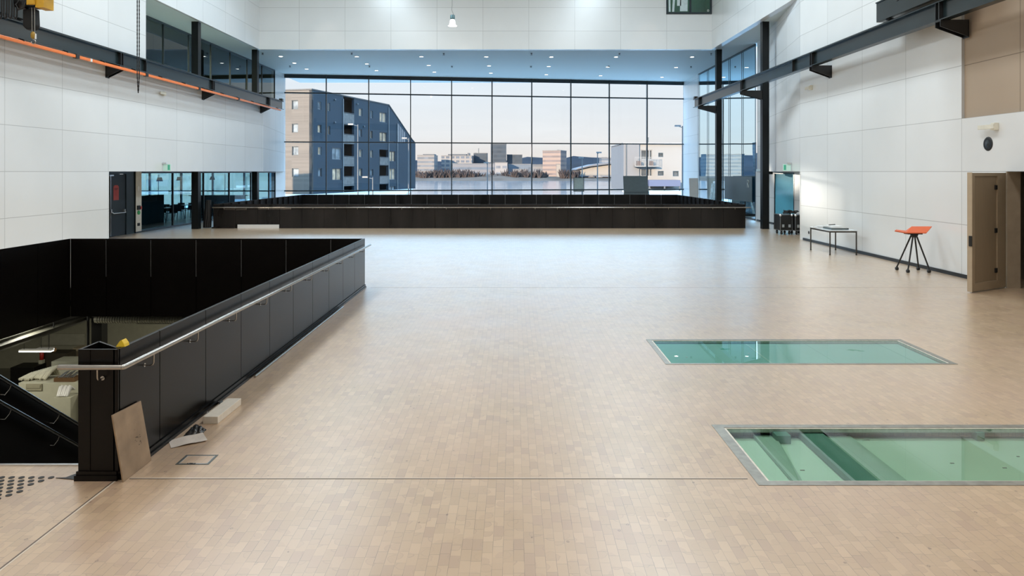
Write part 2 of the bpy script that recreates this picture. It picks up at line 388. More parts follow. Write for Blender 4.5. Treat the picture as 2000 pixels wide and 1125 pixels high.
wr = MB().slab([-6, 39.5], [0, H], [(14.35, 15.9, 0, 2.6), (-6, 17.47, 3.9, H), (27.3, 39.5, 0, SOF)], XR, XR+.3, 'yzx')
wr.prism([(XR, 27.3, 2.6), (GR, 37.6, 2.6), (GR+.3, 37.55, 2.6), (XR+.3, 27.25, 2.6)], (0, 0, SOF-2.6))
wr.box(XR+.3, 13.1, 27.0, 27.3, 0, 2.6)
struct('wall_right', wr, m_wr, fix=True)
struct('wall_right', MB().box(XR+.07, XR+.3, -6, 17.47, 3.9, H), m_tan)
struct('wall_right', MB().slab([27.3, 37.6], [0, 2.6], [(32.5, 34.9, 0, 2.5)], 12.8, 13.1, 'yzx'), m_wr)
struct('wall_right', MB().box(GR, GR+.3, 49.4, 54.0, 0, SOF), m_wr)
struct('ceiling', MB().prism([(XR+.3, 27.3, 2.6), (GR-.05, 37.6, 2.6), (13.1, 37.6, 2.6), (13.1, 27.3, 2.6)], (0, 0, .12)), m_soffit)
struct('baseboard_right', MB().box(XR-.03, XR, 15.95, 27.0, 0, .09), m_beamdk)
struct('baseboard_right', MB().box(12.76, 12.8, 34.95, 37.4, 0, .09), m_beamdk)
# steel edge closing the alcove corner
struct('trim_5', MB().box(XR-.012, XR+.3, 27.27, 27.31, 0, 2.6), m_white)

# the great glass wall
A = Vector((-16.05, 49.6, 0)); B = Vector((12.9, 53.9, 0)); U = (B-A).normalized(); Nn = Vector((-U.y, U.x, 0)); LW = (B-A).length
def wpt(t, z, d=0.0): q = A+(B-A)*t+Nn*d; return Vector((q.x, q.y, z))
w1 = sempty('window_1', (A+B)/2, 'great glass wall of ten bays facing the harbour', 'window')
pane = MB()
pane.quad(wpt(0, 0), wpt(1, 0), wpt(1, SOF), wpt(0, SOF)); pane.build('pane', m_clear, w1)
for i in range(11):
    MB().obox((wpt(i/10, SOF/2, -.07)), U*.034, Nn*.085, (0, 0, SOF/2-.002)).build('mullion', m_frame, w1)
for z, h in ((.06, .06), (1.25, .045), (4.66, .04), (8.09, .045), (SOF-.13, .125)):
    MB().obox(wpt(.5, z, -.04), U*LW/2, Nn*.05, (0, 0, h)).build('transom', m_frame, w1)
# side glazing
def side_window(name, label, X, ys, z0, z1, mat, fw=.03, inward=1, sills=True):
    w = sempty(name, (X, ys[0], z0), label, 'window')
    MB().quad((X, ys[0], z0), (X, ys[-1], z0), (X, ys[-1], z1), (X, ys[0], z1)).build('pane', mat, w)
    for y in ys: MB().box(X-.05, X+.035*inward, y-fw, y+fw, z0, z1).build('mullion', m_frame, w)
    for z in (z0+.04, z1-.04): MB().box(X-.05, X+.036*inward, ys[0], ys[-1], z-.04, z+.04).build('transom', m_frame, w)
    return w
side_window('window_2', 'high strip of side windows above the left crane beam', GL, [27.4, 29.85, 32.4, 34.95, 37.5, 40.05, 42.6, 45.1, 47.5], 6.5, SOF, m_gallg)
side_window('window_3', 'low glass front of the cafe along the left side', GL, [30.0, 33.3, 36.6, 39.9, 43.2, 46.4, 47.6], 0, 2.6, m_cafeg)
side_window('window_4', 'tall side glazing on the right beyond the columns', GR, [37.75, 40.0, 42.4, 44.7, 47.1, 49.4], 0, SOF, m_side, inward=-1)
# inner window high in the back wall, papers stuck on its glass
w5 = sempty('window_5', (9.73, 39.5, 11.37), 'small dark-framed inner window high in the white back wall', 'window')
f5 = MB().slab([8.47, 10.99], [11.33, 13.9], [(8.56, 9.76, 11.43, 13.8), (9.86, 10.9, 11.43, 13.8)], 39.44, 39.56, 'xzy'); f5.build('frame', m_frame, w5)
MB().quad((8.5, 39.53, 11.4), (10.95, 39.53, 11.4), (10.95, 39.53, 13.85), (8.5, 39.53, 13.85)).build('pane', glass('inner_window_glass', (.55, .75, .66), 1.5, 1.0), w5)
pw_ = M('window_papers', (.62, .74, .76), .6, var=.12, scale=5)
for x0, x1, z0, z1, sk in ((8.62, 8.72, 11.47, 12.5, -.02), (8.80, 8.92, 11.47, 12.4, .06), (9.08, 9.30, 11.80, 12.6, 0.0), (9.24, 9.66, 11.50, 12.7, .02)):
    MB().prism([(x0, 39.515, z0), (x1, 39.515, z0), (x1+sk, 39.515, z1), (x0+sk, 39.515, z1)], (0, .006, 0)).build('paper_sheet', pw_, w5, fix=True)
MB().tube([(10.80+.045*math.cos(R(a)), 39.50, 11.53+.06*math.sin(R(a))) for a in range(0, 391, 30)], .012, 6).tube([(10.755, 39.5, 11.53), (10.78, 39.5, 11.545), (10.81, 39.5, 11.53)], .01, 6).build('number_mark', m_white, w5)
rm = MB().slab([8.2, 11.3], [11.0, 14.2], [], 42.0, 42.1, 'xzy').box(8.1, 8.2, 39.8, 42, 11, 14.2).box(11.3, 11.4, 39.8, 42, 11, 14.2).box(8.1, 11.4, 39.8, 42.1, 10.9, 11).box(8.1, 11.4, 39.8, 42.1, 14.2, 14.3)
struct('wall_office', rm, M('office_green_wall', (.17, .26, .22), .7, var=.06))
light('office_lamp_light', 'POINT', (9.7, 40.9, 13.6), 28, (.9, 1, .92), shadow_soft_size=.2)

# rooms behind the side glazing
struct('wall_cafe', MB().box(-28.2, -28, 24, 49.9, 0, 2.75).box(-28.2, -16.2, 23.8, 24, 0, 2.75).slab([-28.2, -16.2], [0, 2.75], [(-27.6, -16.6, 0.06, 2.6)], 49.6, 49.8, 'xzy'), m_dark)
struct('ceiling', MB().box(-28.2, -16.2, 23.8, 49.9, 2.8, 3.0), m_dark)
w6 = sempty('window_6', (-22, 49.7, 0), 'end windows of the cafe beyond its tables', 'window')
MB().quad((-27.6, 49.7, .05), (-16.6, 49.7, .05), (-16.6, 49.7, 2.6), (-27.6, 49.7, 2.6)).build('pane', m_clear, w6)
for x in (-27.6, -25.4, -23.2, -21.0, -18.8, -16.6): MB().box(x-.05, x+.05, 49.62, 49.78, .05, 2.6).build('mullion', m_frame, w6)
MB().box(-27.6, -16.6, 49.62, 49.78, 1.2, 1.28).build('transom', m_frame, w6)
struct('wall_gallery', MB().box(-22.2, -22, 26.8, 49.9, 6.3, SOF).box(-22.2, -16.2, 26.8, 27, 6.3, SOF).box(-22.2, -16.2, 49.7, 49.9, 6.3, SOF), M('gallery_wall_paint', (.36, .37, .24), .7, var=.05))
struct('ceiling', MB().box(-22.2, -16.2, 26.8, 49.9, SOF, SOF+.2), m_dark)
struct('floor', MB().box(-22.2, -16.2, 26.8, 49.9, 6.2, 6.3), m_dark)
light('gallery_lamp_light', 'AREA', (-19, 33, SOF-.1), 800, (1, .95, .75), shape='RECTANGLE', size=.4, size_y=6)
# storeroom behind the open door
struct('wall_store', MB().box(13.6, 13.8, 13.2, 17.4, 0, 2.8).box(XR+.3, 13.8, 17.2, 17.4, 0, 2.8).box(XR+.3, 13.8, 13.0, 13.2, 0, 2.8).box(XR+.3, 13.8, 13.0, 17.4, 2.7, 2.8), M('store_wall_paint', (.20, .185, .14), .8, var=.06))

# lower hall under the near stairwell
struct('floor', MB().box(-20, 4, 3, 26, -4.5, -4.2), M('screed', (.20, .19, .15), .5, var=.1))
struct('wall_lower', MB().box(-20, 4, 24.6, 24.9, -4.2, -.3).box(-20.3, -20, 3, 24.9, -4.2, -.3).box(4, 4.3, 3, 24.9, -4.2, -.3).box(-20, 4, 2.7, 3, -4.2, -.3), m_olive)
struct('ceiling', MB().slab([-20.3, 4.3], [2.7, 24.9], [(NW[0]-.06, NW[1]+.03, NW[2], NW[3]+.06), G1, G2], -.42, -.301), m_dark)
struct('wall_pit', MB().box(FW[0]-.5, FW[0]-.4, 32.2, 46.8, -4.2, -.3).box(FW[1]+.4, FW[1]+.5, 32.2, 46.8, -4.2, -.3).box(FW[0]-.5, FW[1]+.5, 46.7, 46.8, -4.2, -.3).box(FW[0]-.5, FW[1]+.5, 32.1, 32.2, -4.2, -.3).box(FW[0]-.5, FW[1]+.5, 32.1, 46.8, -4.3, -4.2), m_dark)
light('lower_hall_light', 'AREA', (-13.5, 16.2, -.75), 230, (1, .96, .80), shape='RECTANGLE', size=5, size_y=.3)
light('lower_hall_light', 'AREA', (-8, 21.2, -.75), 170, (1, .95, .78), shape='RECTANGLE', size=5, size_y=.3)

# steel columns
for x, y, who in ((-14.4, 32.3, 'wall'), (-14.4, 39.7, 'wall'), (11.4, 32.3, 'wall'), (11.42, 39.65, 'wall')):
    s_ = -1 if x < 0 else 1
    c = MB().box(x-.15, x-.115, y-.15, y+.15, 0, SOF).box(x+.115, x+.15, y-.15, y+.15, 0, SOF).box(x-.115, x+.115, y-.14, y+.14, 0, SOF)
    o = struct('column', c, m_col)
    o['label'] = {(-14.4, 32.3): 'nearer black steel column on the left beside the cafe glass', (-14.4, 39.7): 'farther black steel column on the left behind the far stairwell corner',
                  (11.4, 32.3): 'nearer black steel column on the right by the alcove', (11.42, 39.65): 'farther black steel column on the right inside the tall glazing'}[(x, y)]
    o['category'] = 'column'

# ------------------------------------------------------------------ NEAR STAIRWELL BALUSTRADE
bal = thing('balustrade', (-3.33, 11, 0), 'blackened steel balustrade round the near stairwell on the left', 'balustrade')
X0, X1, Y0, Y1 = NW; T = 1.1
seams = [6.0, 6.70, 7.70, 8.70, 9.72, 10.76, 11.8, 12.84, 13.9, 14.92, 15.95]
for a, b in zip(seams, seams[1:]):                     # right-hand side, outer faces towards the hall
    MB().box(X1-.022, X1, a+.006, b-.006, .075, T).build('panel', m_black, bal)
MB().box(X1-.045, X1-.024, 6.0, 15.95, -.64, T-.004).build('backing_plate', m_liner, bal)
MB().box(X1-.022, X1+.028, 6.0, 15.97, .0, .03).box(X1-.022, X1+.014, 6.0, 15.97, .03, .07).build('base_trim', m_black, bal)
xs = [X0, -9.1, -8.1, -7.09, -6.08, -5.08, -4.08, X1-.045]
for a, b in zip(xs, xs[1:]):                           # far side
    MB().box(a+.006, b-.006, Y1, Y1+.022, -.64, T).build('panel', m_black, bal)
for x in xs[1:-1]: MB().box(x-.005, x+.005, Y1-.012, Y1+.0, .25, T-.03).build('seam_strip', m_blackedge, bal)
MB().box(X0, X1-.045, Y1+.024, Y1+.045, -.64, T-.004).build('backing_plate', m_liner, bal)
MB().box(X0-.02, X1, Y1+.047, Y1+.08, 0, .07).build('base_trim', m_black, bal)
ys = [6.3, 7.3, 8.3, 9.35, 10.4, 11.5, 12.6, 13.7, 14.8, Y1]
for a, b in zip(ys, ys[1:]):                           # left side
    MB().box(X0-.022, X0, a+.006, b-.006, -.64, T).build('panel', m_black, bal)
MB().box(X0-.045, X0-.024, 6.3, Y1+.045, -.64, T-.004).build('backing_plate', m_liner, bal)
ep = MB().box(-3.67, -3.36, 6.0, 6.022, .075, T).box(-3.72+.05, -3.648, 6.022, 6.28, .0, T)
ep.prism([(-3.67, 6.28, .0), (-3.66, 6.30, .0), (-3.35, 6.05, .0), (-3.35, 6.03, .0)], (0, 0, T))
ep.box(-3.575, -3.568, 5.994, 6.0, .075, T).build('end_post', m_black, bal)
MB().box(-3.69, -3.33, 5.972, 6.0, 0, .045).box(-3.68, -3.34, 5.985, 6.0, .045, .075).build('base_trim', m_black, bal)
MB().box(-3.36, -3.33, 5.996, 6.022, .075, T).build('corner_trim', m_black, bal)
hr = MB().tube([(-3.78, 5.915, .972), (-3.76, 5.915, .972), (-3.252, 5.915, .972)], .022, 14).tube([(-3.252, 5.915, .972), (-3.244, 5.925, .972), (-3.244, 16.12, .938)], .022, 14)
hr.lathe([(.0005, -.006), (.013, -.004), (.02, 0), (.022, .004)], (-3.78, 5.915, .972), (1, 0, 0), 14).lathe([(.001, -.0225), (.012, -.018), (.0195, -.011), (.0222, 0), (.0195, .011), (.012, .018), (.001, .0225)], (-3.249, 5.917, .972), (0, 0, 1), 14)
hro = hr.build('handrail', m_steel, bal)
def bracket(p_wall, n, parent, top):                   # bent rod: out of the plate, round the corner, up to the rail
    p = Vector(p_wall); n = Vector(n); up = Vector((0, 0, top-p.z))
    m = MB().tube([p, p+n*.055, p+n*.075+Vector((0, 0, .004)), p+n*.084+Vector((0, 0, .022)), p+n*.086+up], .0065, 8).disc(p, n, .018, .004, 12)
    return m.build('bracket', m_steel, parent)
for y in (6.42, 7.32, 8.33, 9.36, 10.40, 11.45, 12.5, 13.5, 14.5, 15.5): bracket((X1, y, .855), (1, 0, 0), hro, .95)
bracket((-3.46, 5.994, .86), (0, -.92, 0), hro, .95)
# inner stair rails on the right-hand stringer
rr = thing('stair_handrail', (-3.8, 6.6, .75), 'dark tube handrail inside the near stairwell, end cap facing out behind the post', 'handrail')
for za, zb in ((.80, -2.9),):
    MB().tube([(-3.93, 6.52 if za < 1 else 6.9, za), (-3.82, 7.0 if za < 1 else 7.2, za+.01), (-3.80, 7.6, za-.2), (-3.80, 12.4, zb)], .026, 14).build('rail', m_beamdk, rr)
for y, z in ((7.5, .60), (9.5, -.78)): MB().tube([(X1-.05, y, z-.06), (-3.75, y, z-.06), (-3.80, y, z)], .008, 8).build('bracket', m_steel, rr)
rr2 = None

# the stair going down away from us, its left stringer with two handrails
st = thing('staircase', (-4.5, 6.3, -4.2), 'dark steel stair descending into the near stairwell', 'staircase')
tr = MB(); n = 24; rise = 4.2/n; go = .245
for i in range(1, n): tr.box(-5.38, -3.40, 6.33+(i-1)*go, 6.33+i*go+.03, -i*rise-.05, -i*rise)
tr.build('steps', M('stair_tread_steel', (.06, .057, .05), .5), st)
pl = [(-5.44, 6.33, T), (-5.44, 6.62, T), (-5.44, 6.33+n*go, T-4.2-.0), (-5.44, 6.33+n*go, -4.2), (-5.44, 11.2, -4.2), (-5.44, 6.33, -1.2)]
MB().prism(pl, (.04, 0, 0)).build('stringer', m_liner, st, fix=True)
def slope(y): return T-(y-6.62)*.728
for dz in (.07, .33):
    rl = MB().tube([(-5.34, 6.45, T-dz), (-5.34, 6.62, T-dz), (-5.34, 12.0, slope(12.0)-dz)], .0215, 12).build('handrail', m_steel, st)
    for y in (6.9, 7.55, 8.35, 9.15, 9.95, 10.75): MB().tube([(-5.40, y-.06, slope(y)-dz-.10), (-5.36, y-.05, slope(y)-dz-.105), (-5.335, y-.02, slope(y)-dz-.06), (-5.335, y+.01, slope(y)-dz-.02)], .0065, 8).build('bracket', m_steel, rl)
MB().box(-9.9, -3.68, 6.285, 6.31, -.3, .012).build('nosing', m_alu, st)
MB().box(X0, -5.46, 6.31, 6.33, -.64, T).build('front_panel', m_black, st)

# ------------------------------------------------------------------ FAR STAIRWELL BALUSTRADE
fb = thing('balustrade', (-1.5, 32.6, 0), 'long low blackened steel balustrade round the far stairwell before the glass wall', 'balustrade')
X0, X1, Y0, Y1 = FW; T = 1.1
xs = [X0+i*(X1-X0)/24 for i in range(25)]
for i, (a, b) in enumerate(zip(xs, xs[1:])):
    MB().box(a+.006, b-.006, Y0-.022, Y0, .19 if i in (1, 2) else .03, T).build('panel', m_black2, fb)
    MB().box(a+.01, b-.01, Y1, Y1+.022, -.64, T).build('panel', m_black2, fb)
for x in xs[1:-1]: MB().box(x-.012, x+.012, Y1-.02, Y1+.01, .1, T-.02).build('seam_strip', m_blackedge, fb)
MB().box(X0, X1, Y0+.002, Y0+.022, -.64, T-.004).build('backing_plate', m_liner, fb)
ysd = [Y0+i*(Y1-Y0)/14 for i in range(15)]
for a, b in zip(ysd, ysd[1:]):
    for xx, s_ in ((X0, 1), (X1, -1)):
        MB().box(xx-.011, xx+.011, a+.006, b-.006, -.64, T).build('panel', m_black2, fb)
        MB().box(xx, xx+.10*s_, b-.035, b+.0, -.64, T-.02).build('fin', m_liner, fb)
fh = MB().tube([(X0-.02, Y0-.10, .955), (X1+.22, Y0-.10, .955)], .026, 12).build('handrail', m_steel, fb)
for i in range(24):
    x = xs[i]+.52; MB().tube([(x, Y0-.022, .86), (x, Y0-.09, .865), (x, Y0-.10, .94)], .012, 8).build('bracket', m_steel, fh)
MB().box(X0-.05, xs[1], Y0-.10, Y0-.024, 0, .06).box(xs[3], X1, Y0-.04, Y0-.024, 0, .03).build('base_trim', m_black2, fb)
tag(MB().box(xs[1]+.1, xs[3]-.03, Y0-.05, Y0-.025, 0, .17).build('plank', m_white, bevel=.004), 'white board standing in the gap under the left end of the far balustrade', 'board')

# ------------------------------------------------------------------ CRANE RAILS
def crane_beam(name, X, wall, label, y0, y1, dirn):
    t = thing(name, (X, (y0+y1)/2, 6.27), label, 'crane beam')
    b = MB().box(X-.11, X+.11, y0, y1, 6.27, 6.295).box(X-.008, X+.008, y0, y1, 6.295, 6.715).box(X-.11, X+.11, y0, y1, 6.715, 6.74)
    b.build('girder', m_beam, t)
    MB().box(X-.03, X+.03, y0, y1, 6.74, 6.79).build('rail', m_beamdk, t)
    for y in [17.3, 24.7, 32.3, 39.7]:
        if y < y0: continue
        st_ = MB().box(X-.105, X-.009, y-.02, y+.02, 6.295, 6.715).box(X+.009, X+.105, y-.02, y+.02, 6.295, 6.715)
        st_.box(X-.105, X+.105, y+.13, y+.15, 6.295, 6.715); st_.build('stiffener', m_beamdk, t)
        e_ = wall if y < 27 or dirn < 0 else 11.25
        br = MB().box(min(X-.13*dirn, e_), max(X-.13*dirn, e_), y-.12, y+.12, 6.23, 6.268)
        for yy in (y-.11, y+.09):
            br.prism([(X-.13*dirn, yy, 6.23), (X-.13*dirn, yy, 6.11), (e_, yy, 5.86), (e_, yy, 6.23)], (0, .02, 0))
        br.box(e_-.01 if dirn > 0 else e_, e_ if dirn > 0 else e_+.01, y-.12, y+.12, 5.84, 6.23)
        br.build('bracket', m_beamdk, t, fix=True)
    for y in (26.4,):
        MB().box(X-.105, X+.105, y-.015, y+.015, 6.295, 6.715).build('stiffener', m_beamdk, t)
    MB().box(X-.09, X+.09, y1-.30, y1-.04, 6.741, 6.90).build('end_stop', m_beamdk, t)
    return t
cl = crane_beam('crane_beam', -13.72, XL, 'slate grey crane beam along the left wall above an orange rail', 8.0, 42.2, -1)
cr = crane_beam('crane_beam', 10.44, XR, 'slate grey crane beam along the right wall on black brackets', 8.0, 41.0, 1)
orl = thing('conductor_rail', (-13.56, 25, 6.12), 'orange enclosed conductor rail under the left crane beam', 'power rail')
for a, b in ((8.0, 22.0), (22.15, 26.2), (26.3, 30.6), (30.7, 35.0), (35.1, 41.4)): MB().box(-13.60, -13.52, a, b, 6.12, 6.21).build('rail_section', m_orange, orl, bevel=.01)
for k in range(17):
    y = 10+k*1.93; MB().box(-13.62, -13.51, y-.02, y+.02, 6.20, 6.25).box(-13.66, -13.58, y-.02, y+.02, 6.25, 6.272).build('hanger', m_blackp, orl)
for y in (22.07, 26.25, 30.65, 35.05): MB().box(-13.615, -13.505, y-.09, y+.09, 6.105, 6.225).build('joint_sleeve', m_blackp, orl)
MB().box(-13.602, -13.518, 22.75, 22.85, 6.118, 6.212).build('white_mark', m_white, orl)

# the bridge crane itself: end carriages on the rails, girder above the frame
br = thing('bridge_crane', (-1.6, 18.5, 6.79), 'slate steel bridge crane, its end carriage parked on the right beam', 'crane')
for X, s_ in ((-13.72, 1), (10.44, -1)):
    c = MB().box(X-.14, X+.14, 16.6, 20.2, 6.83, 7.36).box(X-.17, X+.17, 16.6, 20.2, 7.36, 7.39)
    cc = c.build('end_carriage', m_beam, br)
    for y in (17.0, 19.75): MB().lathe([(.001, -.06), (.16, -.06), (.16, .06), (.001, .06)], (X, y, 6.95), (1, 0, 0), 20).build('wheel', m_beamdk, cc)
    MB().box(X-.13, X+.13, 20.2, 20.215, 6.83, 7.36).build('end_plate', m_yellow, cc)
    for y in (17.3, 18.2, 19.1): MB().disc((X-.142*1, y, 7.22), (-1, 0, 0), .05, .012).build('cover_cap', m_blackp, cc)
MB().box(-13.9, 10.6, 18.25, 18.75, 7.40, 8.1).build('girder', m_beam, br)
# trolley hoist hanging from it
ho = thing('chain_hoist', (-12.45, 18.5, 6.3), 'black and yellow chain hoist with a steel hook, hanging top left', 'hoist')
MB().box(-12.72, -12.12, 18.3, 18.7, 7.33, 7.39).box(-12.48, -12.30, 18.46, 18.54, 7.1, 7.33).build('trolley', m_beamdk, ho)
MB().box(-12.62, -12.30, 18.28, 18.72, 6.86, 7.14).lathe([(.001, 0), (.15, 0), (.17, .05), (.17, .26), (.001, .27)], (-12.62, 18.5, 6.99), (-1, 0, 0), 20).build('motor', m_blackp, ho)
MB().box(-12.30, -12.08, 18.3, 18.7, 6.82, 7.12).box(-12.5, -12.28, 18.26, 18.27, 6.88, 7.08).build('gear_housing', m_yellow, ho, bevel=.02)
MB().box(-12.46, -12.30, 18.25, 18.28, 6.90, 7.0).build('name_plate', m_yellow, ho)
bag = MB()
bag.prism([(-12.70, 18.4, 6.80), (-12.42, 18.4, 6.83), (-12.40, 18.4, 6.4), (-12.47, 18.4, 6.29), (-12.60, 18.4, 6.27), (-12.70, 18.4, 6.36)], (0, .26, 0))
bag.build('chain_bag', M('black_canvas', (.008, .008, .008), .8, var=.25, scale=9), ho, bevel=.03, fix=True)
MB().tube([(-12.68, 18.27, 7.0), (-12.76, 18.24, 6.88), (-12.68, 18.23, 6.74), (-12.56, 18.24, 6.80), (-12.52, 18.27, 6.95)], .02, 8).build('cable_loop', m_blackp, ho)
for x in (-12.44, -12.37): MB().tube([(x, 18.38, 6.84), (x+.002, 18.38, 6.19)], .011, 8).build('hoist_chain', m_steel, ho)
hb = MB().lathe([(.001, .14), (.04, .12), (.062, .06), (.055, -.02), (.02, -.06), (.001, -.06)], (-12.405, 18.38, 6.08), (0, 0, 1), 14).build('hook_block', M('ochre_paint', (.36, .22, .03), .5), ho)
MB().tube([(-12.40+.0, 18.38, 6.04)]+[(-12.40+.055*math.sin(a)*1.0, 18.38, 5.955+.055*math.cos(a)) for a in [R(q) for q in (0, 40, 80, 120, 160, 200, 240, 270)]], [.016]*6+[.013, .010, .006], 8).build('hook', m_steel, hb)
MB().box(-12.355, -12.335, 18.36, 18.40, 6.02, 6.16).build('latch', m_white, hb)
# festoon cable loops
def festoon(x, k):
    p = [(x-.035, 18.4, 7.39), (x-.036, 18.4, 6.72), (x-.03, 18.4, 6.60), (x, 18.4, 6.555), (x+.03, 18.4, 6.60), (x+.036, 18.4, 6.72), (x+.035, 18.4, 7.39)]
    return tag(MB().tube(p, .021, 8).build('festoon_cable', m_blackp), f'black festoon cable loop under the crane, {ORD[k]} from the left', 'cable', 'festoon cable loops')
for k in range(5): festoon(-13.40+.132*k, k)
# hand chain
def chain(name, x, y, z0, z1, gap, label):
    t = MB(); L = .052
    for s_ in (-1, 1):
        nn = int((z1-z0)/L)
        for i in range(nn):
            z = z0+i*L; f = min(1.0, (i+1)/9); xx = x+s_*gap*f
            hw, hd = ((.013, .006) if i % 2 else (.006, .013))
            t.box(xx-hw, xx+hw, y-hd, y+hd, z, z+L*.98)
    return tag(t.build(name, m_blackp), label, 'chain')
chain('hand_chain', -9.755, 18.5, 4.64, 7.40, .026, 'long black hand chain loop hanging from the crane at upper left')

# ------------------------------------------------------------------ CEILING FITTINGS
m_lens = emit('downlight_lens', (1, .93, .84), 14.0); m_ring = M('downlight_ring', (.82, .82, .80), .4)
rows = [[(548.5,110),(696.7,110.3),(823.2,110.3),(949.8,110.8),(1076.8,111),(1203.3,111),(1351.8,111)],
        [(575,123),(716.5,124.5),(837.3,127.5),(955,128.3),(1071.8,129.5),(1187,130.8),(1320.5,131.5)],
        [(598.8,134.5),(735.3,137.8),(848.3,140.5),(958.8,142.5),(1067,145.5),(1173,147.5),(1293,150.5)]]
first = None
for r_, (row, nm) in enumerate(zip(rows, ('front', 'middle', 'back'))):
    for k, (px, py) in enumerate(row):
        Y = 1390*(SOF-2.6)/(335-py); x = (px-1003)*Y/1390
        lab = f'lit round downlight in the {nm} row of the soffit, {ORD[k]} from the left'
        if first is None:
            first = thing('downlight', (x, Y, SOF), lab, 'downlight', 'recessed downlights in the soffit')
            MB().lathe([(.115, .0), (.15, .0), (.155, -.012), (.12, -.02), (.112, -.004), (.115, 0)], (x, Y, SOF), (0, 0, 1), 20).build('trim_ring', m_ring, first)
            MB().lathe([(.001, -.008), (.113, -.008)], (x, Y, SOF), (0, 0, 1), 20).build('lens', m_lens, first)
        else: dup(first, (x, Y, SOF), lab)
first = None
for row, nm in (([(513,103.7),(687,103.7),(866.7,104.5),(1038,104.3),(1210,104.3),(1389,104.3)], 'front'), ([(566.3,128.7),(721.5,128.7),(882.7,129.2),(1037,129.2),(1189,129.2),(1349.5,129.7)], 'rear')):
    for k, (px, py) in enumerate(row):
        Y = 1390*(SOF-2.6)/(335-py); x = (px-1003)*Y/1390
        if abs(x) < 11 and Y < 39.8: Y = 39.85
        lab = f'small dark sprinkler head in the {nm} row of the soffit, {ORD[k]} from the left'
        if first is None:
            first = thing('sprinkler', (x, Y, SOF), lab, 'sprinkler', 'sprinkler heads in the soffit')
            MB().lathe([(.001, -.03), (.05, -.03), (.06, 0)], (x, Y, SOF), (0, 0, 1), 12).build('escutcheon', m_beamdk, first)
            MB().lathe([(.012, -.03), (.012, -.075), (.07, -.085), (.07, -.092), (.001, -.092)], (x, Y, SOF), (0, 0, 1), 12).build('deflector', m_beamdk, first)
        else: dup(first, (x, Y, SOF), lab)

pd = thing('pendant_lamp', (-3.0, 35, 9.72), 'lit bell-shaped glass pendant lamp hanging in front of the white back wall', 'pendant lamp')
x, y = -3.0, 35.0
MB().tube([(x-.03, y, H), (x-.02, y, 10.75), (x-.04, y, 10.55), (x+.0, y, 10.44), (x+.05, y, 10.32), (x+.04, y, 10.27)], .011, 8).build('cable', M('grey_cable', (.22, .23, .23), .6), pd)
MB().lathe([(.001, 10.30), (.09, 10.30), (.115, 10.28), (.115, 10.20), (.11, 10.19), (.12, 10.18), (.12, 10.13), (.11, 10.12), (.11, 10.08), (.001, 10.08)], (x, y, 0), (0, 0, 1), 24).build('gear_housing', M('pendant_housing', (.16, .27, .30), .35, .3), pd)
g = NT('bell_glass'); g.set(Base_Color=(.9, .92, .92), Emission_Color=(1, .97, .92), Emission_Strength=.55, Roughness=.15)
MB().lathe([(.10, 10.08), (.125, 10.04), (.145, 9.96), (.155, 9.88), (.175, 9.81), (.215, 9.765), (.225, 9.76), (.213, 9.757), (.17, 9.80), (.148, 9.88), (.138, 9.96), (.118, 10.035)], (x, y, 0), (0, 0, 1), 28).build('bell', g.m, pd)
MB().lathe([(.001, 10.0), (.05, 9.98), (.06, 9.9), (.04, 9.84), (.001, 9.82)], (x, y, 0), (0, 0, 1), 16).build('lamp_bulb', emit('bulb_glow', (1, .93, .82), 12), pd)
pl_ = light('pendant_lamp_light', 'POINT', (x, y, 9.72), 60, (1, .9, .78), shadow_soft_size=.1)

# ------------------------------------------------------------------ FITTINGS ON THE WALLS
def emergency_light(loc, n, axis, label, L=.34):
    """flat bar luminaire on a little block: n points out of the wall, axis along it"""
    t = thing('emergency_light', loc, label, 'emergency light', 'emergency lights on the walls')
    c = Vector(loc); n = Vector(n); a = Vector(axis); m_ = M('cream_plastic', (.72, .70, .60), .4)
    MB().obox(c+n*.05, a*.07, n*.05, (0, 0, .085)).build('housing', m_, t, bevel=.008)
    MB().obox(c+n*.10-a*(L*.55), a*(L*.7), n*.018, (0, 0, .05)).build('diffuser', m_, t, bevel=.004)
    return t
Yq = 13.95*1390/(1003-318); q = P(318, 183, 1390*14.1/(1003-318)); emergency_light((XL, q.y, q.z), (1, 0, 0), (0, 1, 0), 'small cream light bar on the left wall under the orange rail', .3)
q = P(1586, 171, 1390*11/(1586-1003)); emergency_light((XR, q.y, q.z), (-1, 0, 0), (0, -.0, 1) if 0 else (0, -1, 0), 'small cream light bar on the right wall under the crane beam', .3)
q = P(1947, 247, 1390*11/(1947-1003)); emergency_light((XR, q.y, q.z), (-1, 0, 0), (0, -1, 0), 'larger cream light bar on the right wall above the round loudspeaker', .40)
q = P(1930, 281, 1390*11/(1930-1003)); ws = thing('wall_loudspeaker', (XR, q.y, q.z), 'round black loudspeaker set flush in the right wall', 'loudspeaker')
MB().lathe([(.001, .01), (.12, .012), (.155, .012), (.165, 0)], q.to_tuple(), (-1, 0, 0), 32).build('ring', m_blackp, ws)
MB().lathe([(.001, .022), (.04, .022), (.05, .016), (.10, .013)], (XR-.002, q.y, q.z), (-1, 0, 0), 24).build('cone', M('speaker_cone', (.02, .025, .03), .25), ws)
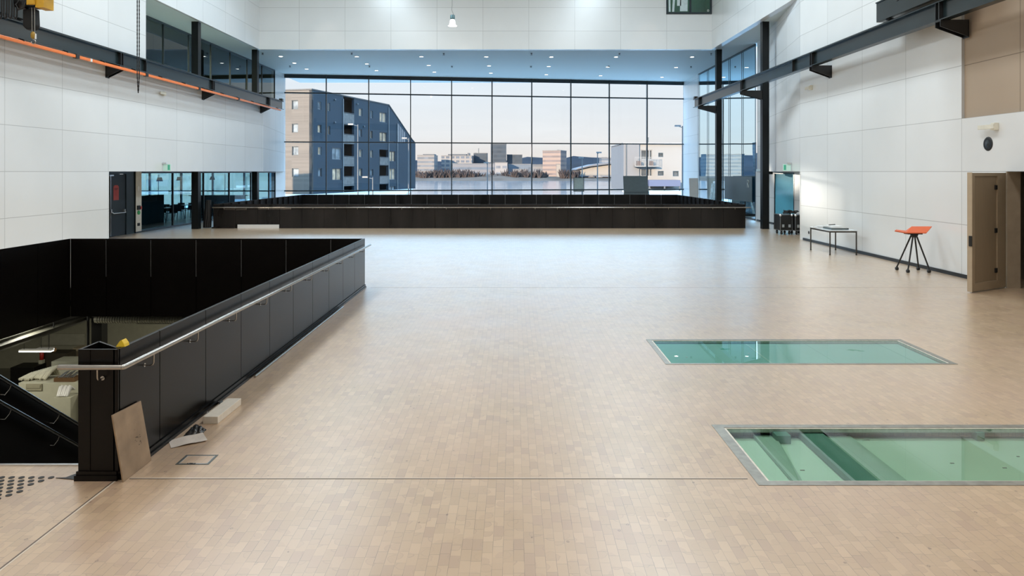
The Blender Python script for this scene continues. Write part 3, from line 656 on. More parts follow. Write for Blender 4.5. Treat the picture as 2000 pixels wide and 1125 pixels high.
def exit_sign(loc, n, a, label):
    t = thing('exit_sign', loc, label, 'exit sign'); c = Vector(loc); n = Vector(n); a = Vector(a)
    MB().obox(c+n*.08+Vector((0, 0, .30)), a*.05, n*.08, (0, 0, .03)).build('bracket', m_alu, t)
    MB().obox(c+n*.17+Vector((0, 0, .13)), n*.15, a*.012, (0, 0, .14)).build('sign_plate', emit('exit_plate', (.50, .72, .64), .18), t, bevel=.004)
    e_ = MB()                                           # running figure and door on the face towards the hall
    f = c+n*.17-a*.0135*(1 if a.y > 0 else -1); u = n; w = Vector((0, 0, 1))
    def r_(x0, x1, z0, z1): e_.quad(f+u*x0+w*z0, f+u*x1+w*z0, f+u*x1+w*z1, f+u*x0+w*z1)
    r_(.03, .12, .03, .24); e_.build('door_pictogram', emit('exit_green', (.06, .40, .26), .2), t)
    return t
q = P(318, 334, 1390*14.1/(1003-318)); exit_sign((XL, q.y+.0, 2.63), (1, 0, 0), (0, 1, 0), 'small green exit sign on the left wall above the cafe glass')
q = P(1548, 336, 28.9); exit_sign((11.28, 28.9, 2.63), (-1, .18, 0), (.18, 1, 0), 'small green exit sign on the right wall above the alcove')
def socket(loc, n, label):
    c = Vector(loc); t = thing('wall_socket', loc, label, 'socket'); MB().disc(c, n, .055, .012, 18).build('plate', m_blackp, t); return t
socket((XR, 1390*11/(1580-1003), .33), (-1, 0, 0), 'round black socket low on the right wall beside the table')

# left fire door and switch strip, set back beside the cafe glass
d1 = sempty('door_1', (GL, 28.7, 0), 'dark grey fire door at the left with a red notice and push bar', 'door')
MB().slab([27.3, 29.95], [0, 2.6], [(28.0, 29.32, 0, 2.5)], GL-.12, GL, 'yzx').build('frame', m_frame, d1)
lf = MB().box(GL-.08, GL-.03, 28.02, 29.30, .01, 2.49).build('leaf', M('door_slate_paint', (.018, .026, .033), .4, 0, .3), d1)
MB().box(GL-.03, GL+.02, 28.14, 28.17, .04, 2.46).box(GL-.03, GL+.06, 28.0, 28.3, 2.42, 2.47).build('bolt_rod', m_alu, lf)
MB().box(GL-.03, GL+.05, 28.12, 28.2, .96, 1.1).box(GL-.03, GL+.05, 29.1, 29.18, .92, 1.06).tube([(GL+.04, 28.15, 1.0), (GL+.09, 28.24, .93), (GL+.09, 29.10, .93), (GL+.05, 29.15, .98)], .02, 8).build('push_bar', m_alu, lf)
m_red = M('red_notice', (.42, .05, .04), .5)
MB().box(GL-.03, GL-.024, 28.42, 28.80, 1.45, 2.0).prism([(GL-.024, 28.44, 2.0), (GL-.024, 28.5, 2.05), (GL-.024, 28.72, 2.05), (GL-.024, 28.78, 2.0)], (-.006, 0, 0)).build('notice', m_red, lf)
nl = MB()
for z0, z1, y0, y1 in ((1.90, 1.93, 28.48, 28.74), (1.86, 1.88, 28.48, 28.70), (1.62, 1.86, 28.58, 28.59), (1.62, 1.86, 28.66, 28.67), (1.62, 1.86, 28.50, 28.51)): nl.box(GL-.0245, GL-.022, y0, y1, z0, z1)
nl.build('notice_print', M('dark_print', (.10, .015, .012), .6), lf)
sp_ = thing('switch_panel', (GL, 29.97, 0), 'narrow pale service strip with switches between fire door and cafe glass', 'service panel')
MB().box(GL+.0, GL+.05, 29.97, 30.42, .06, 2.6).build('backing_board', M('pale_board', (.62, .60, .54), .5), sp_)
MB().box(GL+.05, GL+.09, 30.06, 30.16, 1.78, 1.98).build('card_reader', m_white, sp_)
MB().box(GL+.05, GL+.10, 30.04, 30.26, .98, 1.16).build('break_glass_box', m_blackp, sp_)
MB().box(GL+.10, GL+.12, 30.24, 30.33, 1.0, 1.12).build('red_button', m_red, sp_)
MB().disc((GL+.05, 30.16, .86), (1, 0, 0), .085, .04, 16).build('green_button', M('green_plastic', (.03, .30, .10), .4), sp_)
MB().box(GL+.05, GL+.07, 30.08, 30.26, .30, .42).build('socket_outlet', m_blackp, sp_)
# blue door in the right alcove
d2 = sempty('door_2', (12.8, 33.7, 0), 'glossy turquoise door in the alcove on the right', 'door')
MB().box(12.83, 12.88, 32.52, 34.88, .01, 2.5).build('leaf', M('turquoise_lacquer', (.15, .50, .66), .12, 0, .6, var=.02), d2)
MB().slab([32.46, 34.94], [0, 2.55], [(32.53, 34.87, 0, 2.49)], 12.79, 12.9, 'yzx').build('frame', m_frame, d2)
dc = thing('door_closer', (12.5, 34.4, 2.6), 'small black sensor box under the alcove soffit above the turquoise door', 'sensor')
MB().box(12.2, 12.5, 34.3, 34.5, 2.47, 2.6).build('housing', m_blackp, dc, bevel=.02)
# storeroom door standing open
hx, hy = XR-.03, 15.90; fx_, fy_ = 9.80, 15.25
dv = Vector((fx_-hx, fy_-hy, 0)); DL = dv.length; du = dv.normalized(); dn = Vector((du.y, -du.x, 0))
if dn.y > 0: dn = -dn
d3 = sempty('door_3', (hx, hy, 0), 'tall wooden-backed store door standing open at the far right', 'door')
m_wood = M('raw_door_wood', (.25, .19, .125), .55, var=.06, scale=3, stretch=(6, 6, .6)); m_woodl = M('pale_door_edge', (.44, .36, .26), .5, var=.05)
hp = Vector((hx, hy, 0))
def dbox(s0, s1, d0, d1_, z0, z1):     # box in the leaf's own directions
    c = hp+du*(s0+s1)/2+dn*(d0+d1_)/2+Vector((0, 0, (z0+z1)/2)); return (c, du*(s1-s0)/2, dn*(d1_-d0)/2, (0, 0, (z1-z0)/2))
lf3 = MB().obox(*dbox(.0, DL, -.05, 0, .03, 2.57)).build('leaf', m_wood, d3)
f_ = MB()
for s0, s1, z0, z1 in ((DL-.10, DL, .03, 2.57), (0, .34, .03, 2.57), (.34, DL-.10, .03, .20), (.34, DL-.10, 2.50, 2.57)): f_.obox(*dbox(s0, s1, .0, .028, z0, z1))
f_.build('stile_frame', M('door_frame_wood', (.30, .235, .16), .5, var=.05), lf3)
MB().obox(*dbox(DL, DL+.012, -.07, .03, .02, 2.58)).build('edge_lipping', m_woodl, lf3)
MB().obox(*dbox(DL+.012, DL+.03, -.03, .035, 1.0, 1.22)).build('lock_plate', m_blackp, lf3)
for z in (.42, 1.30, 2.25): MB().obox(*dbox(.345, .42, .005, .03, z-.05, z+.05)).build('hinge', m_beamdk, lf3)
MB().obox(*dbox(.05, DL-.02, -.02, .012, .004, .03)).build('drop_seal', m_alu, lf3)
MB().obox(*dbox(0, DL, -.075, -.05, .03, 2.57)).build('face_board', m_white, lf3)
MB().box(XR-.0, XR+.3, 15.86, 15.90, 0, 2.6).build('jamb', M('jamb_wood', (.32, .26, .19), .5), d3)
# things in the storeroom
tag(MB().box(12.6, 13.25, 15.4, 16.6, 0, .55).build('carton', M('brown_card', (.10, .085, .065), .8), bevel=.01), 'dark carton on the storeroom floor', 'box')
cb = thing('carton', (12.9, 16.0, .55), 'small brown cardboard box on top of the dark storeroom carton', 'box')
MB().box(12.7, 12.95, 15.9, 16.3, .55, .78).build('body', M('kraft_card', (.30, .21, .12), .8), cb); MB().box(12.80, 12.85, 15.9, 16.3, .78, .784).build('tape', m_yellow, cb)
tag(MB().box(12.98, 13.35, 15.7, 16.2, .55, .60).build('binder', m_white), 'white flat binder on the dark storeroom carton', 'binder')
bg = thing('tool_bag', (11.9, 15.75, 0), 'black tool bag on the storeroom floor behind the open door', 'bag')
MB().prism([(11.6, 15.6, 0), (12.3, 15.6, 0), (12.25, 15.6, .22), (12.0, 15.6, .30), (11.62, 15.6, .26)], (0, .3, 0)).build('body', m_blackp, bg, bevel=.03, fix=True)
MB().tube([(11.65, 15.72, .25), (11.75, 15.7, .42), (11.95, 15.7, .40), (12.1, 15.72, .26)], .016, 8).build('handle', m_blackp, bg)
MB().box(12.15, 12.45, 15.5, 15.6, .10, .2).build('pouch', m_yellow, bg)

# ------------------------------------------------------------------ FURNITURE ON THE RIGHT
tb = thing('table', (10.25, 22.85, 0), 'small pale table on four dark legs against the right wall', 'table')
m_leg = M('dark_leg_steel', (.07, .065, .06), .35, .6)
x0, x1, y0, y1 = 9.84, 10.66, 22.13, 23.56
MB().box(x0-.03, x1+.03, y0-.03, y1+.03, .745, .77).build('tabletop', M('pale_laminate', (.62, .66, .68), .22, 0, .5), tb, bevel=.004)
MB().box(x0, x1, y0-.02, y0, .70, .745).box(x0, x1, y1, y1+.02, .70, .745).box(x0-.02, x0, y0, y1, .70, .745).box(x1, x1+.02, y0, y1, .70, .745).build('apron', m_leg, tb)
for x in (x0, x1):
    for y in (y0, y1):
        l_ = MB().tube([(x, y, 0.0), (x, y, .745)], .021, 12).build('leg', m_leg, tb); MB().tube([(x, y, 0), (x, y, .03)], .024, 12).build('foot', m_blackp, l_)
tp = .77
lp = thing('drawing_folder', (10.33, 22.7, tp), 'dark edged folder of drawings lying on the pale table', 'folder')
MB().box(10.0, 10.50, 22.38, 23.0, tp, tp+.05).build('folder_body', M('folder_grey', (.10, .12, .12), .4), lp, bevel=.006); MB().box(10.02, 10.49, 22.40, 22.98, tp+.05, tp+.058).build('sheets', m_white, lp)
pp = MB()
for k in range(5): pp.obox((9.98+.05*k, 23.20+.045*k, tp+.006+.009*k), Vector((.19, .06-.03*k, 0)), Vector((-.06+.03*k, .14, 0)), (0, 0, .003))
tag(pp.build('paper_sheets', m_white), 'loose white sheets spread on the far half of the pale table', 'papers')
tag(MB().obox((10.22, 22.74, tp+.086), Vector((.20, .04, .0)), Vector((-.05, .22, .01)), (0, 0, .016)).build('paper_stack', m_white), 'tilted white stack of paper on top of the dark folder', 'papers')
tag(MB().tube([(10.12, 22.85, tp+.118), (10.34, 22.88, tp+.128)], .012, 8).build('marker_pen', m_blackp), 'dark marker pen lying on the stack of paper', 'pen')
tag(MB().lathe([(.001, 0), (.035, 0), (.035, .035), (.022, .035), (.022, .0)], (10.56, 22.5, tp), (0, 0, 1), 16).build('tape_roll', m_blackp), 'small dark roll of tape at the near right of the pale table', 'tape')

sl_ = thing('stool', (10.38, 18.5, 0), 'orange folded-sheet stool on splayed black legs with castors', 'stool')
m_seat = M('orange_sheet', (.70, .115, .025), .4, 0, .5, var=.03)
a, b, c_, d_ = Vector((9.75, 18.2, 1.095)), Vector((10.05, 18.2, 1.037)), Vector((10.56, 18.2, 1.035)), Vector((10.88, 18.5, 1.176))
e_ = Vector((10.35, 18.5, 1.176))
def plate(mb, p, t):
    n_ = (p[1]-p[0]).cross(p[2]-p[0]).normalized(); n_ = n_ if n_.z > 0 else -n_
    mb.prism([q-n_*t for q in p], n_*t*1.0)
g2_ = Vector((10.196, 18.5, 1.067)); f2_ = Vector((9.945, 18.5, 1.095))
sm_ = MB(); plate(sm_, [b, c_, d_, e_], .026); plate(sm_, [b, e_, g2_], .02); plate(sm_, [a-Vector((0, 0, .005)), b, g2_, f2_], .026)
sm_.build('seat', m_seat, sl_, fix=True, bevel=.004)
MB().box(10.12, 10.5, 18.26, 18.46, .985, 1.03).lathe([(.001, .90), (.07, .90), (.10, .985), (.001, .985)], (10.36, 18.4, 0), (0, 0, 1), 16).build('hub', m_blackp, sl_)
for x, y in ((10.10, 18.74), (10.12, 18.25), (10.66, 18.74), (10.66, 18.25)):
    tx, ty = 10.36+(x-10.38)*.14, 18.42+(y-18.5)*.14
    l_ = MB().tube([(tx, ty, .97), (x, y, .10)], [.021, .019], 10).build('leg', m_blackp, sl_)
    cs = MB().lathe([(.001, -.013), (.04, -.013), (.046, 0), (.04, .013), (.001, .013)], (x+.012, y, .046), (1, 0, 0), 18)
    cs.lathe([(.001, -.017), (.04, -.017), (.046, 0), (.04, .017), (.001, .017)], (x-.022, y, .046), (1, 0, 0), 18).box(x-.012, x+.004, y-.02, y+.03, .04, .11)
    cs.build('castor', m_blackp, l_)

def flight_case(x0, x1, y0, y1, label):
    t = thing('flight_case', ((x0+x1)/2, (y0+y1)/2, 0), label, 'flight case', 'flight cases in the alcove'); z0, z1 = .17, .82
    MB().box(x0, x1, y0, y1, z0, z1).build('body', m_blackp, t)
    e_ = MB(); w = .022
    for z in (z0, z1-w): e_.box(x0-.006, x1+.006, y0-.006, y0+w, z, z+w).box(x0-.006, x1+.006, y1-w, y1+.006, z, z+w).box(x0-.006, x0+w, y0, y1, z, z+w).box(x1-w, x1+.006, y0, y1, z, z+w)
    for x in (x0-.006, x1-w+.006):
        for y in (y0-.006, y1-w+.006): e_.box(x, x+w, y, y+w, z0, z1)
    e_.box(x0-.006, x1+.006, y0-.006, y1+.006, z1-.006, z1+.01)
    e_.build('aluminium_edge', M('case_edge', (.30, .31, .32), .35, .9), t)
    for x in (x0+.12, x1-.12):
        MB().box(x-.045, x+.045, y0-.014, y0, .30, .42).build('latch', m_alu, t)
    for x in (x0, x1-.03): MB().lathe([(.001, .045), (.04, .035), (.055, 0)], (x+.015, y0, z1-.02), (0, -1, 0), 14).build('ball_corner', m_alu, t)
    for x in (x0+.09, x1-.09):
        for y in (y0+.10, y1-.10): MB().lathe([(.001, -.022), (.06, -.022), (.066, 0), (.06, .022), (.001, .022)], (x, y, .066), (1, .2, 0), 16).box(x-.035, x+.035, y-.03, y+.03, .12, .17).build('castor', m_blackp, t)
    return t
flight_case(10.98, 11.48, 29.3, 30.0, 'left black flight case on castors in the right alcove')
flight_case(11.54, 12.02, 29.15, 29.85, 'right black flight case, partly behind the white wall corner')
cbm = MB()
for k in range(9):
    a0 = random.uniform(0, 6.28); cx_, cy_ = 11.45+random.uniform(-.12, .22), 29.55+random.uniform(-.12, .12)
    cbm.tube([(cx_+.16*math.cos(a0+q*.7)*(1+.2*math.sin(q)), cy_+.12*math.sin(a0+q*.7), .875+.012*k+.02*math.sin(q*2.1+k)) for q in range(10)], .018, 8)
tag(cbm.build('cable_coil', m_blackp), 'heap of coiled black cable on top of the flight cases', 'cables')

# ------------------------------------------------------------------ GLASS FLOOR LIGHTS
def floor_window(r, label, depth, fw):
    x0, x1, y0, y1 = r; t = thing('floor_window', ((x0+x1)/2, (y0+y1)/2, -depth), label, 'floor window')
    MB().slab([x0-.0, x1], [y0, y1], [(x0+fw, x1-fw, y0+fw*.8, y1-fw*.8)], -.05, .004).build('steel_frame', M('worn_frame_steel', (.33, .33, .30), .42, .6, var=.15, scale=14), t)
    ix0, ix1, iy0, iy1 = x0+fw, x1-fw, y0+fw*.8, y1-fw*.8
    MB().slab([ix0, ix1], [iy0, iy1], [(ix0+.022, ix1-.022, iy0+.018, iy1-.018)], -.04, -.002).build('sealant_bead', M('pale_sealant', (.66, .64, .57), .6, var=.12, scale=25), t)
    MB().quad((ix0+.02, iy0+.016, -.006), (ix1-.02, iy0+.016, -.006), (ix1-.02, iy1-.016, -.006), (ix0+.02, iy1-.016, -.006)).build('glass_pane', m_fglass, t)
    return t, (ix0, ix1, iy0, iy1)
m_gpale = M('frosted_green', (.56, .80, .66), .5, var=.03, scale=2); m_gteal = M('frosted_teal', (.36, .66, .66), .5, var=.03, scale=2)
fw1, q = floor_window(G1, 'farther turquoise glass panel let into the wooden floor', .30, .07)
MB().slab([q[0]-.02, q[1]+.02], [q[2]-.02, q[3]+.02], [], -.06, -.05).build('frosted_layer', m_gteal, fw1)
MB().box(3.55, 3.58, q[2], q[3]-.05, -.049, -.046).build('pane_joint', M('pale_joint', (.55, .78, .76), .5), fw1)
for x, y in ((2.47, 10.15), (3.42, 10.35)): MB().disc((x, y, -.049), (0, 0, 1), .018, .003, 14).build('stud_mark', m_white, fw1)
sm_ = MB()
for x, y, s in ((3.15, 10.62, 1.0), (3.42, 10.1, .5), (5.03, 10.55, 1.2), (5.12, 10.5, .8)):
    n_ = 14; sm_._add([(x, y, -.0485)]+[(x+s*.10*math.cos(k*6.283/n_)*random.uniform(.4, 1), y+s*.05*math.sin(k*6.283/n_)*random.uniform(.4, 1), -.0485) for k in range(n_)], [(0, k+1, (k+1) % n_+1) for k in range(n_)])
sm_.build('green_smear', M('green_paint_smear', (.05, .42, .30), .5), fw1)
fw2, q = floor_window(G2, 'nearer pale green glass panel let into the wooden floor at the right', .30, .10)
MB().slab([q[0]-.08, q[1]+.08], [q[2]-.06, q[3]+.06], [], -.13, -.11).build('frosted_layer', m_gpale, fw2)
m_sb = M('joist_green', (.13, .30, .25), .5, var=.05); m_sb2 = M('pale_joist_green', (.34, .54, .44), .5, var=.05)
MB().box(2.90, 3.13, q[2]-.03, q[3]+.03, -.108, -.05).build('joist', m_sb, fw2)
MB().box(3.14, 3.42, q[2]-.03, q[3]+.03, -.108, -.085).build('joist_flange', m_sb2, fw2)
MB().prism([(2.44, q[3]+.03, -.108), (2.66, q[3]+.03, -.108), (2.47, q[2]-.03, -.108), (2.42, q[2]-.03, -.108)], (0, 0, .03)).build('gusset', m_sb2, fw2, fix=True)
MB().box(2.62, 2.76, q[3]-.14, q[3]+.02, -.108, -.03).box(4.66, 4.74, q[3]-.06, q[3]+.02, -.108, -.03).build('bracket', m_sb, fw2)
sc_ = MB()
for x, y in ((3.9, 6.35), (4.3, 6.25), (4.6, 6.5), (3.4, 6.9), (5.1, 6.9), (2.5, 6.2)): sc_.box(x, x+random.uniform(.02, .06), y, y+.012, -.006, -.0035)
sc_.build('speck', M('dust_speck', (.12, .14, .12), .8), fw2)

# ------------------------------------------------------------------ THINGS LYING BY THE NEAR BALUSTRADE
shp = [Vector((-3.275, 5.955, 0.0)), Vector((-3.268, 6.40, 0.002)), Vector((-3.318, 6.315, .565)), Vector((-3.316, 5.865, .590))]
nrm = (shp[1]-shp[0]).cross(shp[3]-shp[0]).normalized(); nrm = nrm if nrm.x > 0 else -nrm
sheet_ = tag(MB().prism(shp, nrm*.012).build('metal_sheet', M('brown_steel_sheet', (.34, .255, .175), .48, .25, var=.22, scale=5), fix=True), 'brown unpainted sheet leaning against the near balustrade post', 'sheet')
tag(MB().prism([(-3.20, 7.33, 0), (-3.045, 7.33, 0), (-3.035, 7.93, 0), (-3.19, 7.93, 0)], (0, 0, .075)).build('foam_slab', M('pale_insulation', (.74, .70, .62), .8, var=.05, scale=20), bevel=.004, fix=True), 'thick cream slab lying along the foot of the near balustrade', 'slab')
mk = MB(); rd = random.Random(6)
for u, v in [(.62, .62)]+[(rd.uniform(.58, .80), rd.uniform(.30, .55)) for _ in range(14)]:
    p_ = (shp[0]*(1-u)+shp[1]*u)*(1-v)+(shp[3]*(1-u)+shp[2]*u)*v+nrm*.0122; ax = (shp[1]-shp[0]).normalized(); ay = nrm.cross(ax)
    mk.obox(p_, ax*rd.uniform(.002, .007), ay*rd.uniform(.001, .004), nrm*.0004)
mk.build('dark_marks', M('scuff_dark', (.07, .055, .04), .7), sheet_)
def cloth(name, pts, h, mat, label, cat, n=16, seed=3):
    """a crumpled sheet between four floor points"""
    rd = random.Random(seed); m = MB(); p = [Vector((*q, 0)) for q in pts]; V = []; F = []
    for i in range(n+1):
        for k in range(n+1):
            u, v = i/n, k/n; q = (p[0]*(1-u)+p[1]*u)*(1-v)+(p[3]*(1-u)+p[2]*u)*v
            s = math.sin(u*math.pi)*math.sin(v*math.pi)
            z = .004+h*(s**.6)*(.35+.65*abs(math.sin(u*11+seed+3*v))*abs(math.cos(v*9-2*u+seed)))+rd.uniform(0, h*.12)*s
            V.append((q.x+rd.uniform(-.006, .006), q.y+rd.uniform(-.006, .006), z))
    for i in range(n):
        for k in range(n): a = i*(n+1)+k; F.append((a, a+n+1, a+n+2, a+1))
    m._add(V, F, True); return tag(m.build(name, mat), label, cat)
def f2(*q): return [FL(*a_) for a_ in q]
m_bpl = M('black_film', (.012, .012, .013), .25, 0, .6, var=.3)
cloth('plastic_bag', f2((356, 854), (397, 847), (403, 840), (382, 829)), .05, m_bpl, 'crumpled black plastic on the floor beside the printed leaflet', 'bag', 16, 5)
cloth('plastic_bag', f2((423, 805), (433, 799), (438, 786), (430, 787)), .07, m_bpl, 'crumpled black plastic between the cream slab and the balustrade', 'bag', 12, 9)
cloth('plastic_wrap', f2((399, 818), (406, 818), (413, 808), (406, 808)), .05, M('grey_film', (.36, .34, .31), .3, 0, .5, var=.35, scale=30), 'scrap of grey wrapping by the near end of the cream slab', 'wrapping', 12, 2)
lfp = f2((334, 876), (405, 862.5), (396, 847.5), (329, 861.5))
g = NT('printed_paper'); x, y, z = g.pos(); tx = g.math('MULTIPLY', g.remap(g.noise(g.comb(g.math('MULTIPLY', x, 40.0), g.math('MULTIPLY', y, 300.0)), 1.0, 2), .5, .6, 0, 1), g.remap(g.noise(g.comb(x, y), 9.0, 1), .42, .55, 0, .35))
g.set(Base_Color=g.mix(tx, (.72, .66, .60), (.30, .27, .26)), Roughness=.5)
lm = MB(); V = []; nn = 12
for i in range(nn+1):
    for k in range(5):
        u, v = i/nn, k/4; q = (Vector((*lfp[0], 0))*(1-u)+Vector((*lfp[1], 0))*u)*(1-v)+(Vector((*lfp[3], 0))*(1-u)+Vector((*lfp[2], 0))*u)*v
        V.append((q.x, q.y, .004+.012*math.sin(u*3.1)**2+.010*(u > .7)*(u-.7)*4))
lm._add(V, [(i*5+k, i*5+k+5, i*5+k+6, i*5+k+1) for i in range(nn) for k in range(4)], True)
tag(lm.build('leaflet', g.m), 'unfolded printed leaflet on the floor in front of the black plastic', 'leaflet')
hc = thing('floor_hatch', (-2.85, 6.42, 0), 'small metal-framed floor hatch with a finger pull by the near balustrade', 'hatch')
hx0, hx1, hy0, hy1 = -3.0, -2.705, 6.31, 6.525
MB().slab([hx0, hx1], [hy0, hy1], [(hx0+.018, hx1-.018, hy0+.016, hy1-.012)], 0, .003).build('frame', M('hatch_steel', (.13, .14, .13), .4, .7), hc)
MB().slab([hx0+.022, hx1-.022], [hy0+.02, hy1-.016], [(hx0+.027, hx1-.027, hy0+.025, hy1-.021)], 0, .0025).build('inner_trim', m_alu, hc)
MB().box(-2.90, -2.83, 6.318, 6.336, .003, .006).build('finger_pull', m_blackp, hc); MB().box(-2.893, -2.882, 6.322, 6.332, .006, .008).box(-2.85, -2.838, 6.322, 6.332, .006, .008).build('screw', m_alu, hc)
ms = MB().tube([(-3.262, 8.97, .016), (-3.258, 13.6, .016)], .016, 10); tag(ms.build('metal_rod', m_steel), 'long bare steel rod lying along the foot of the near balustrade', 'rod')
tag(MB().prism([(-3.70, 6.0, 0), (-3.70, 6.22, 0), (-3.80, 6.04, 0), (-3.88, 6.03, 0)], (0, 0, .006)).build('floor_plate', m_beamdk, fix=True), 'dark triangular metal plate on the floor beside the balustrade post', 'plate')
yw = thing('yellow_wedge', (-3.362, 6.12, 1.10), 'small yellow plastic wedge on top of the near balustrade', 'wedge')
MB().prism([(-3.405, 6.09, 1.10), (-3.325, 6.09, 1.10), (-3.335, 6.10, 1.122), (-3.36, 6.10, 1.155), (-3.372, 6.10, 1.15)], (.0, .07, 0)).build('body', M('yellow_plastic', (.72, .50, .01), .35), yw, fix=True)
# tactile studs before the stair
stud = None
for r_ in range(9):
    k = 0; Yr = 6.043-.066*r_
    while True:
        x = -3.926-.042*(r_ % 2)-.084*k; px = 1003+1390*x/Yr
        if px < -12 or k > 11: break
        if 1003+1390*(x)/Yr < 106-(0 if r_ < 1 else 0):
            lim = -3.926-.084*((r_+1)//2)*.5                      # the field ends on a slant
            if x <= lim+.001:
                lab = f'black tactile stud before the stair, row {r_+1} from the stair edge, {ORD[k]} from the right'
                if stud is None: stud = tag(MB().disc((x, Yr, 0), (0, 0, 1), .0235, .004, 18).build('tactile_stud', m_blackp), lab, 'stud', 'tactile studs before the stair')
                else:
                    s2 = stud.copy(); COL.objects.link(s2); s2.location = (x, Yr, 0); s2['label'] = lab
        k += 1

# ------------------------------------------------------------------ THINGS ROUND THE FAR STAIRWELL
def board(name, x0, x1, y, h, lean, mat, label, cat, t=.03):
    m = MB().prism([(x0, y, 0), (x1, y, 0), (x1, y+lean, h), (x0, y+lean, h)], (0, t, 0))
    return tag(m.build(name, mat, fix=True), label, cat)
m_gboard = M('grey_board', (.15, .175, .18), .6, var=.06)
lb = thing('display_board', (8.95, 51.4, 0), 'large dark grey board of two panels leaning at the glass wall, right of centre', 'board')
MB().prism([(7.99, 51.3, 0), (9.95, 51.6, 0), (9.72, 51.85, 2.28), (7.94, 51.58, 2.28)], (0, .03, 0)).build('panel', m_gboard, lb, fix=True)
MB().prism([(8.02, 51.29, 1.10), (9.84, 51.57, 1.10), (9.84, 51.57, 1.13), (8.02, 51.29, 1.13)], (0, -.01, 0)).build('joint_batten', m_frame, lb, fix=True)
sb = thing('sign_board', (5.15, 56, -.3), 'small beige notice board on thin posts outside the glass wall', 'sign')
MB().box(4.75, 5.52, 56, 56.06, 1.05, 2.10).build('panel', M('beige_board', (.42, .41, .34), .6), sb); MB().slab([4.72, 5.55], [1.02, 2.13], [(4.76, 5.51, 1.06, 2.09)], 55.98, 56.07, 'xzy').build('frame', m_frame, sb)
for x in (4.8, 5.46): MB().box(x-.02, x+.02, 56.0, 56.05, -.3, 1.05).build('post', m_alu, sb)
board('white_board', 11.95, 12.55, 48.2, 2.15, .25, m_white, 'tall white board leaning in the right corner of the glass wall', 'board')
wg = thing('wrapped_sheets', (11.6, 42.5, 0), 'tall plastic-wrapped sheets on a rack by the right-hand glazing', 'wrapped sheets')
m_film = M('milky_film', (.55, .72, .80), .25, 0, .6, var=.25, scale=7)
MB().prism([(11.7, 41.6, .12), (11.78, 41.6, .12), (12.10, 41.6, 2.0), (12.02, 41.6, 2.0)], (0, 1.3, 0)).build('glass_sheets', m_film, wg, bevel=.02, fix=True)
wm = MB()
for k in range(7): wm.tube([(11.66+.04*math.sin(k), 41.65+.2*k, .14), (11.80+.05*math.cos(2*k), 41.66+.2*k, .9), (11.98+.03*math.sin(3*k), 41.64+.2*k, 1.9)], [.05, .035, .05], 7)
wm.build('wrap_folds', m_film, wg); MB().box(11.5, 12.3, 41.5, 43.0, 0, .12).box(12.1, 12.16, 41.8, 42.7, .12, 2.05).build('rack', m_beamdk, wg)
dr = MB()
for k in range(9):
    a_ = k*.7; dr.tube([(-14.12+.13*math.cos(a_), 32.80+.05*math.sin(a_), .02), (-14.10+.12*math.cos(a_+.3), 32.80+.05*math.sin(a_+.3), .6), (-14.06+.08*math.cos(a_), 32.80+.04*math.sin(a_), 1.28)], [.06, .075, .05], 8)
tag(dr.build('black_drape', m_blackp), 'bundle of black drape standing between the left column and the far balustrade', 'drape')

bn = thing('banner', (12.78, 40.6, .95), 'dark grey banner with a pale letter R hung inside the right-hand glazing', 'banner')
MB().box(12.775, 12.79, 38.15, 43.1, .95, 2.32).build('sheet', M('banner_grey', (.085, .11, .115), .4, 0, .4, var=.1), bn)
lt = MB().box(12.765, 12.774, 38.86, 38.92, 1.72, 2.14)
lt.tube([(12.77, 38.90, 2.12), (12.77, 38.72, 2.12)]+[(12.77, 38.72-.10*math.sin(R(a)), 2.02+.10*math.cos(R(a))) for a in (30, 60, 90, 120, 150, 180)]+[(12.77, 38.90, 1.92)], .022, 6)
lt.tube([(12.77, 38.76, 1.92), (12.77, 38.62, 1.73)], .024, 6)
lt.build('letter', M('banner_letter', (.40, .45, .43), .5), bn)

# ------------------------------------------------------------------ CAFE BEHIND THE LEFT GLASS
m_cafe = M('cafe_black', (.02, .022, .025), .35, var=.1)
def cafe_table(x, y, label):
    t = thing('cafe_table', (x, y, 0), label, 'table', 'tables in the cafe')
    MB().box(x-.55, x+.55, y-.38, y+.38, .72, .75).build('tabletop', M('cafe_top', (.20, .23, .25), .15), t)
    for sx_ in (-.48, .48):
        for sy_ in (-.32, .32): MB().tube([(x+sx_, y+sy_, 0), (x+sx_, y+sy_, .72)], .02, 8).build('leg', m_cafe, t)
    return t
def cafe_chair(x, y, rz, label):
    global chair0
    if chair0 is None:
        t = thing('cafe_chair', (0, 0, 0), label, 'chair', 'chairs in the cafe'); chair0 = t
        MB().box(-.21, .21, -.2, .2, .43, .455).build('seat', m_cafe, t, bevel=.01)
        MB().prism([(-.21, .19, .455), (.21, .19, .455), (.19, .26, .82), (-.19, .26, .82)], (0, .02, 0)).build('backrest', m_cafe, t, fix=True)
        for a_ in (-1, 1):
            for b_ in (-1, 1): MB().tube([(a_*.15, b_*.14, .43), (a_*.2, b_*.2, 0)], .011, 8).build('leg', m_alu, t)
        t.location = (x, y, 0); t.rotation_euler = (0, 0, rz); return t
    return dup(chair0, (x, y, 0), label, rz)
chair0 = None
for k, (x, y) in enumerate(((-18.1, 36.4), (-18.6, 39.6), (-18.2, 43.0))):
    w_ = ('nearest the fire door', 'mid cafe', 'by the end windows')[k]
    cafe_table(x, y, f'dark cafe table {w_}')
    for dx, dy, rz, s_ in ((-.3, -.62, math.pi, 'near left'), (.3, -.62, math.pi, 'near right'), (.3, .62, 0, 'far right'), (-.3, .62, 0, 'far left')):
        cafe_chair(x+dx, y+dy, rz, f'black cafe chair at the {s_} corner of the table {w_}')
